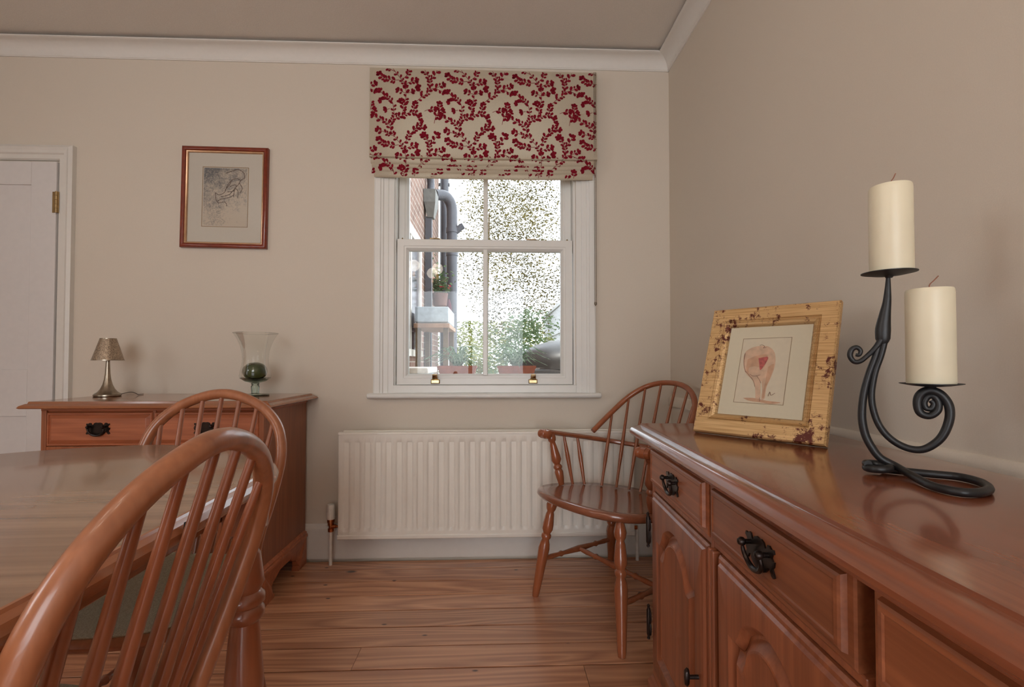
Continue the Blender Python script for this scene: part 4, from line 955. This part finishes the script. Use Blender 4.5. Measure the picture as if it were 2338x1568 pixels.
# dark domed barbecue
bq = tag(empty('barbecue', (.52, 3.30, 0)), 'dark domed barbecue with steel rim behind the right pane', 'barbecue')
dome = [(.40 * math.cos(R(90) * (1 - i / 8)) if i else .001, .20 * math.sin(R(90) * (1 - i / 8))) for i in range(9)]
MB().loft([[(math.cos(a) * r_ * 1.0, math.sin(a) * r_ * .7, .86 + z) for a in [2 * math.pi * j / 32 for j in range(32)]] for r_, z in dome[::-1]]).build('lid', 'bbq', bq, True, angle=60)
MB().box(-.40, .40, -.28, .28, .70, .86).build('body', 'bbq', bq, bevel=.02)
MB().tube([(.40 * math.cos(a), .27 * math.sin(a), .865) for a in [2 * math.pi * j / 32 for j in range(32)]], .008, 6, closed=True).build('rim', 'steel', bq, True)
for sx in (-1, 1):
    for sy in (-1, 1): MB().lathe([(.018, -.2), (.018, .7)], 8, (sx * .34, sy * .22, 0)).build('leg', 'bbq', bq)
# folded parasol, storage box, canes
pa = tag(empty('garden_parasol', (-.47, 4.97, 0)), 'closed maroon garden parasol beside the brick wing', 'parasol')
MB().lathe([(.02, .95), (.05, 1.0), (.028, 1.04), (.05, 1.3), (.03, 1.5), (.012, 1.56)], 10).build('canopy', 'maroon', pa, True); MB().lathe([(.012, -.2), (.012, .96)], 8).build('pole', 'steel', pa, True)
bx = tag(empty('storage_box', (-.50, 3.02, 0)), 'pale blue plastic storage box below the wing window', 'box')
MB().box(-.10, .10, -.2, .2, -.2, .84).build('body', 'bluebox', bx, bevel=.01); MB().box(-.11, .12, -.22, .22, .84, .875).build('lid', 'white', bx, bevel=.008)
ct = tag(empty('blue_band_standin', (-.45, 3.75, 0)), 'pale blue-grey box on a timber stand, made up for the reflected blue band in the pane', 'stand-in')  # made-up object; its pale blue imitates a band of reflected light in the pane
MB().rect_loft_xy(-.12, .12, -.26, .26, [(.02, 1.187), (0, 1.20), (0, 1.31), (.012, 1.31), (.016, 1.22)]).build('trough', 'bluebox', ct, bevel=.004); MB().box(-.13, .13, -.28, .28, 1.155, 1.187).build('shelf', plain('teak', '#9c7a62', .7), ct, bevel=.004)
for sx in (-1, 1):
    for sy in (-1, 1): MB().box(sx * .10 - .018, sx * .10 + .018, sy * .24 - .018, sy * .24 + .018, -.2, 1.155).build('leg', 'bark', ct)
# trees and shrubs
def tree(name, loc, rx, ry, rz, nleaf, size, mat, label, cat, grp, trunk=True, seed=1, toff=0.0):
    rnd = random.Random(seed); t = tag(empty(name, loc), label, cat, grp)
    b_ = MB()
    cl_ = [(rnd.gauss(0, .45), rnd.gauss(0, .45), rnd.gauss(0, .5)) for _ in range(max(8, nleaf // 90))]
    for i in range(nleaf):
        c = rnd.choice(cl_); p = [c[k] + rnd.gauss(0, .17) for k in range(3)]
        q = math.sqrt(sum(x * x for x in p))
        if q > 1: p = [x / q * rnd.uniform(.7, 1.0) for x in p]
        leafquad(b_, (p[0] * rx, p[1] * ry, rz + p[2] * rz), size * rnd.uniform(.6, 1.3), rnd)
    tag(b_.build('foliage', mat, t), kind='stuff')
    if trunk:
        MB().tube([(toff, 0, -loc[2] - .2), (toff + .01, 0, rz * .4), (toff * .9, .02, rz * 1.2)], [.06, .045, .02], 8).build('trunk', 'bark', t, True)
    return t
tree('garden_tree', (.55, 11.2, 1.3), 1.65, 1.4, 2.6, 21000, .029, 'tree', 'tall airy sunlit tree filling the middle of the window', 'tree', 'garden plants', True, 2, -.73)
tree('garden_tree', (4.2, 17.5, 1.0), 2.2, 1.6, 2.8, 9000, .028, 'tree', 'second airy tree further back behind the fence', 'tree', 'garden plants', True, 4)
tree('garden_shrub', (.50, 6.4, -.1), .62, .5, .88, 3800, .028, 'bush', 'grey green rosemary shrub in front of the fence', 'shrub', 'garden plants', True, 6)
tree('garden_shrub', (-.22, 7.2, -.1), .62, .5, .82, 4200, .026, 'hedge', 'pale flowering shrub beside the brick wing', 'shrub', 'garden plants', True, 7)
b = MB(); rnd = random.Random(21)
for i in range(9000): leafquad(b, (rnd.uniform(-2.5, 3.5), rnd.uniform(16, 16.6), rnd.uniform(-.2, 2.3)), .06, rnd)
tag(b.build('hedge', 'hedge'), 'pale leafy hedge at the far end of the garden', 'hedge', None, 'stuff')

tree('garden_shrub', (.86, 8.2, -.1), .36, 1.2, .80, 2200, .035, 'hedge', 'yellow green grassy shrub along the foot of the fence', 'shrub', 'garden plants', False, 12)
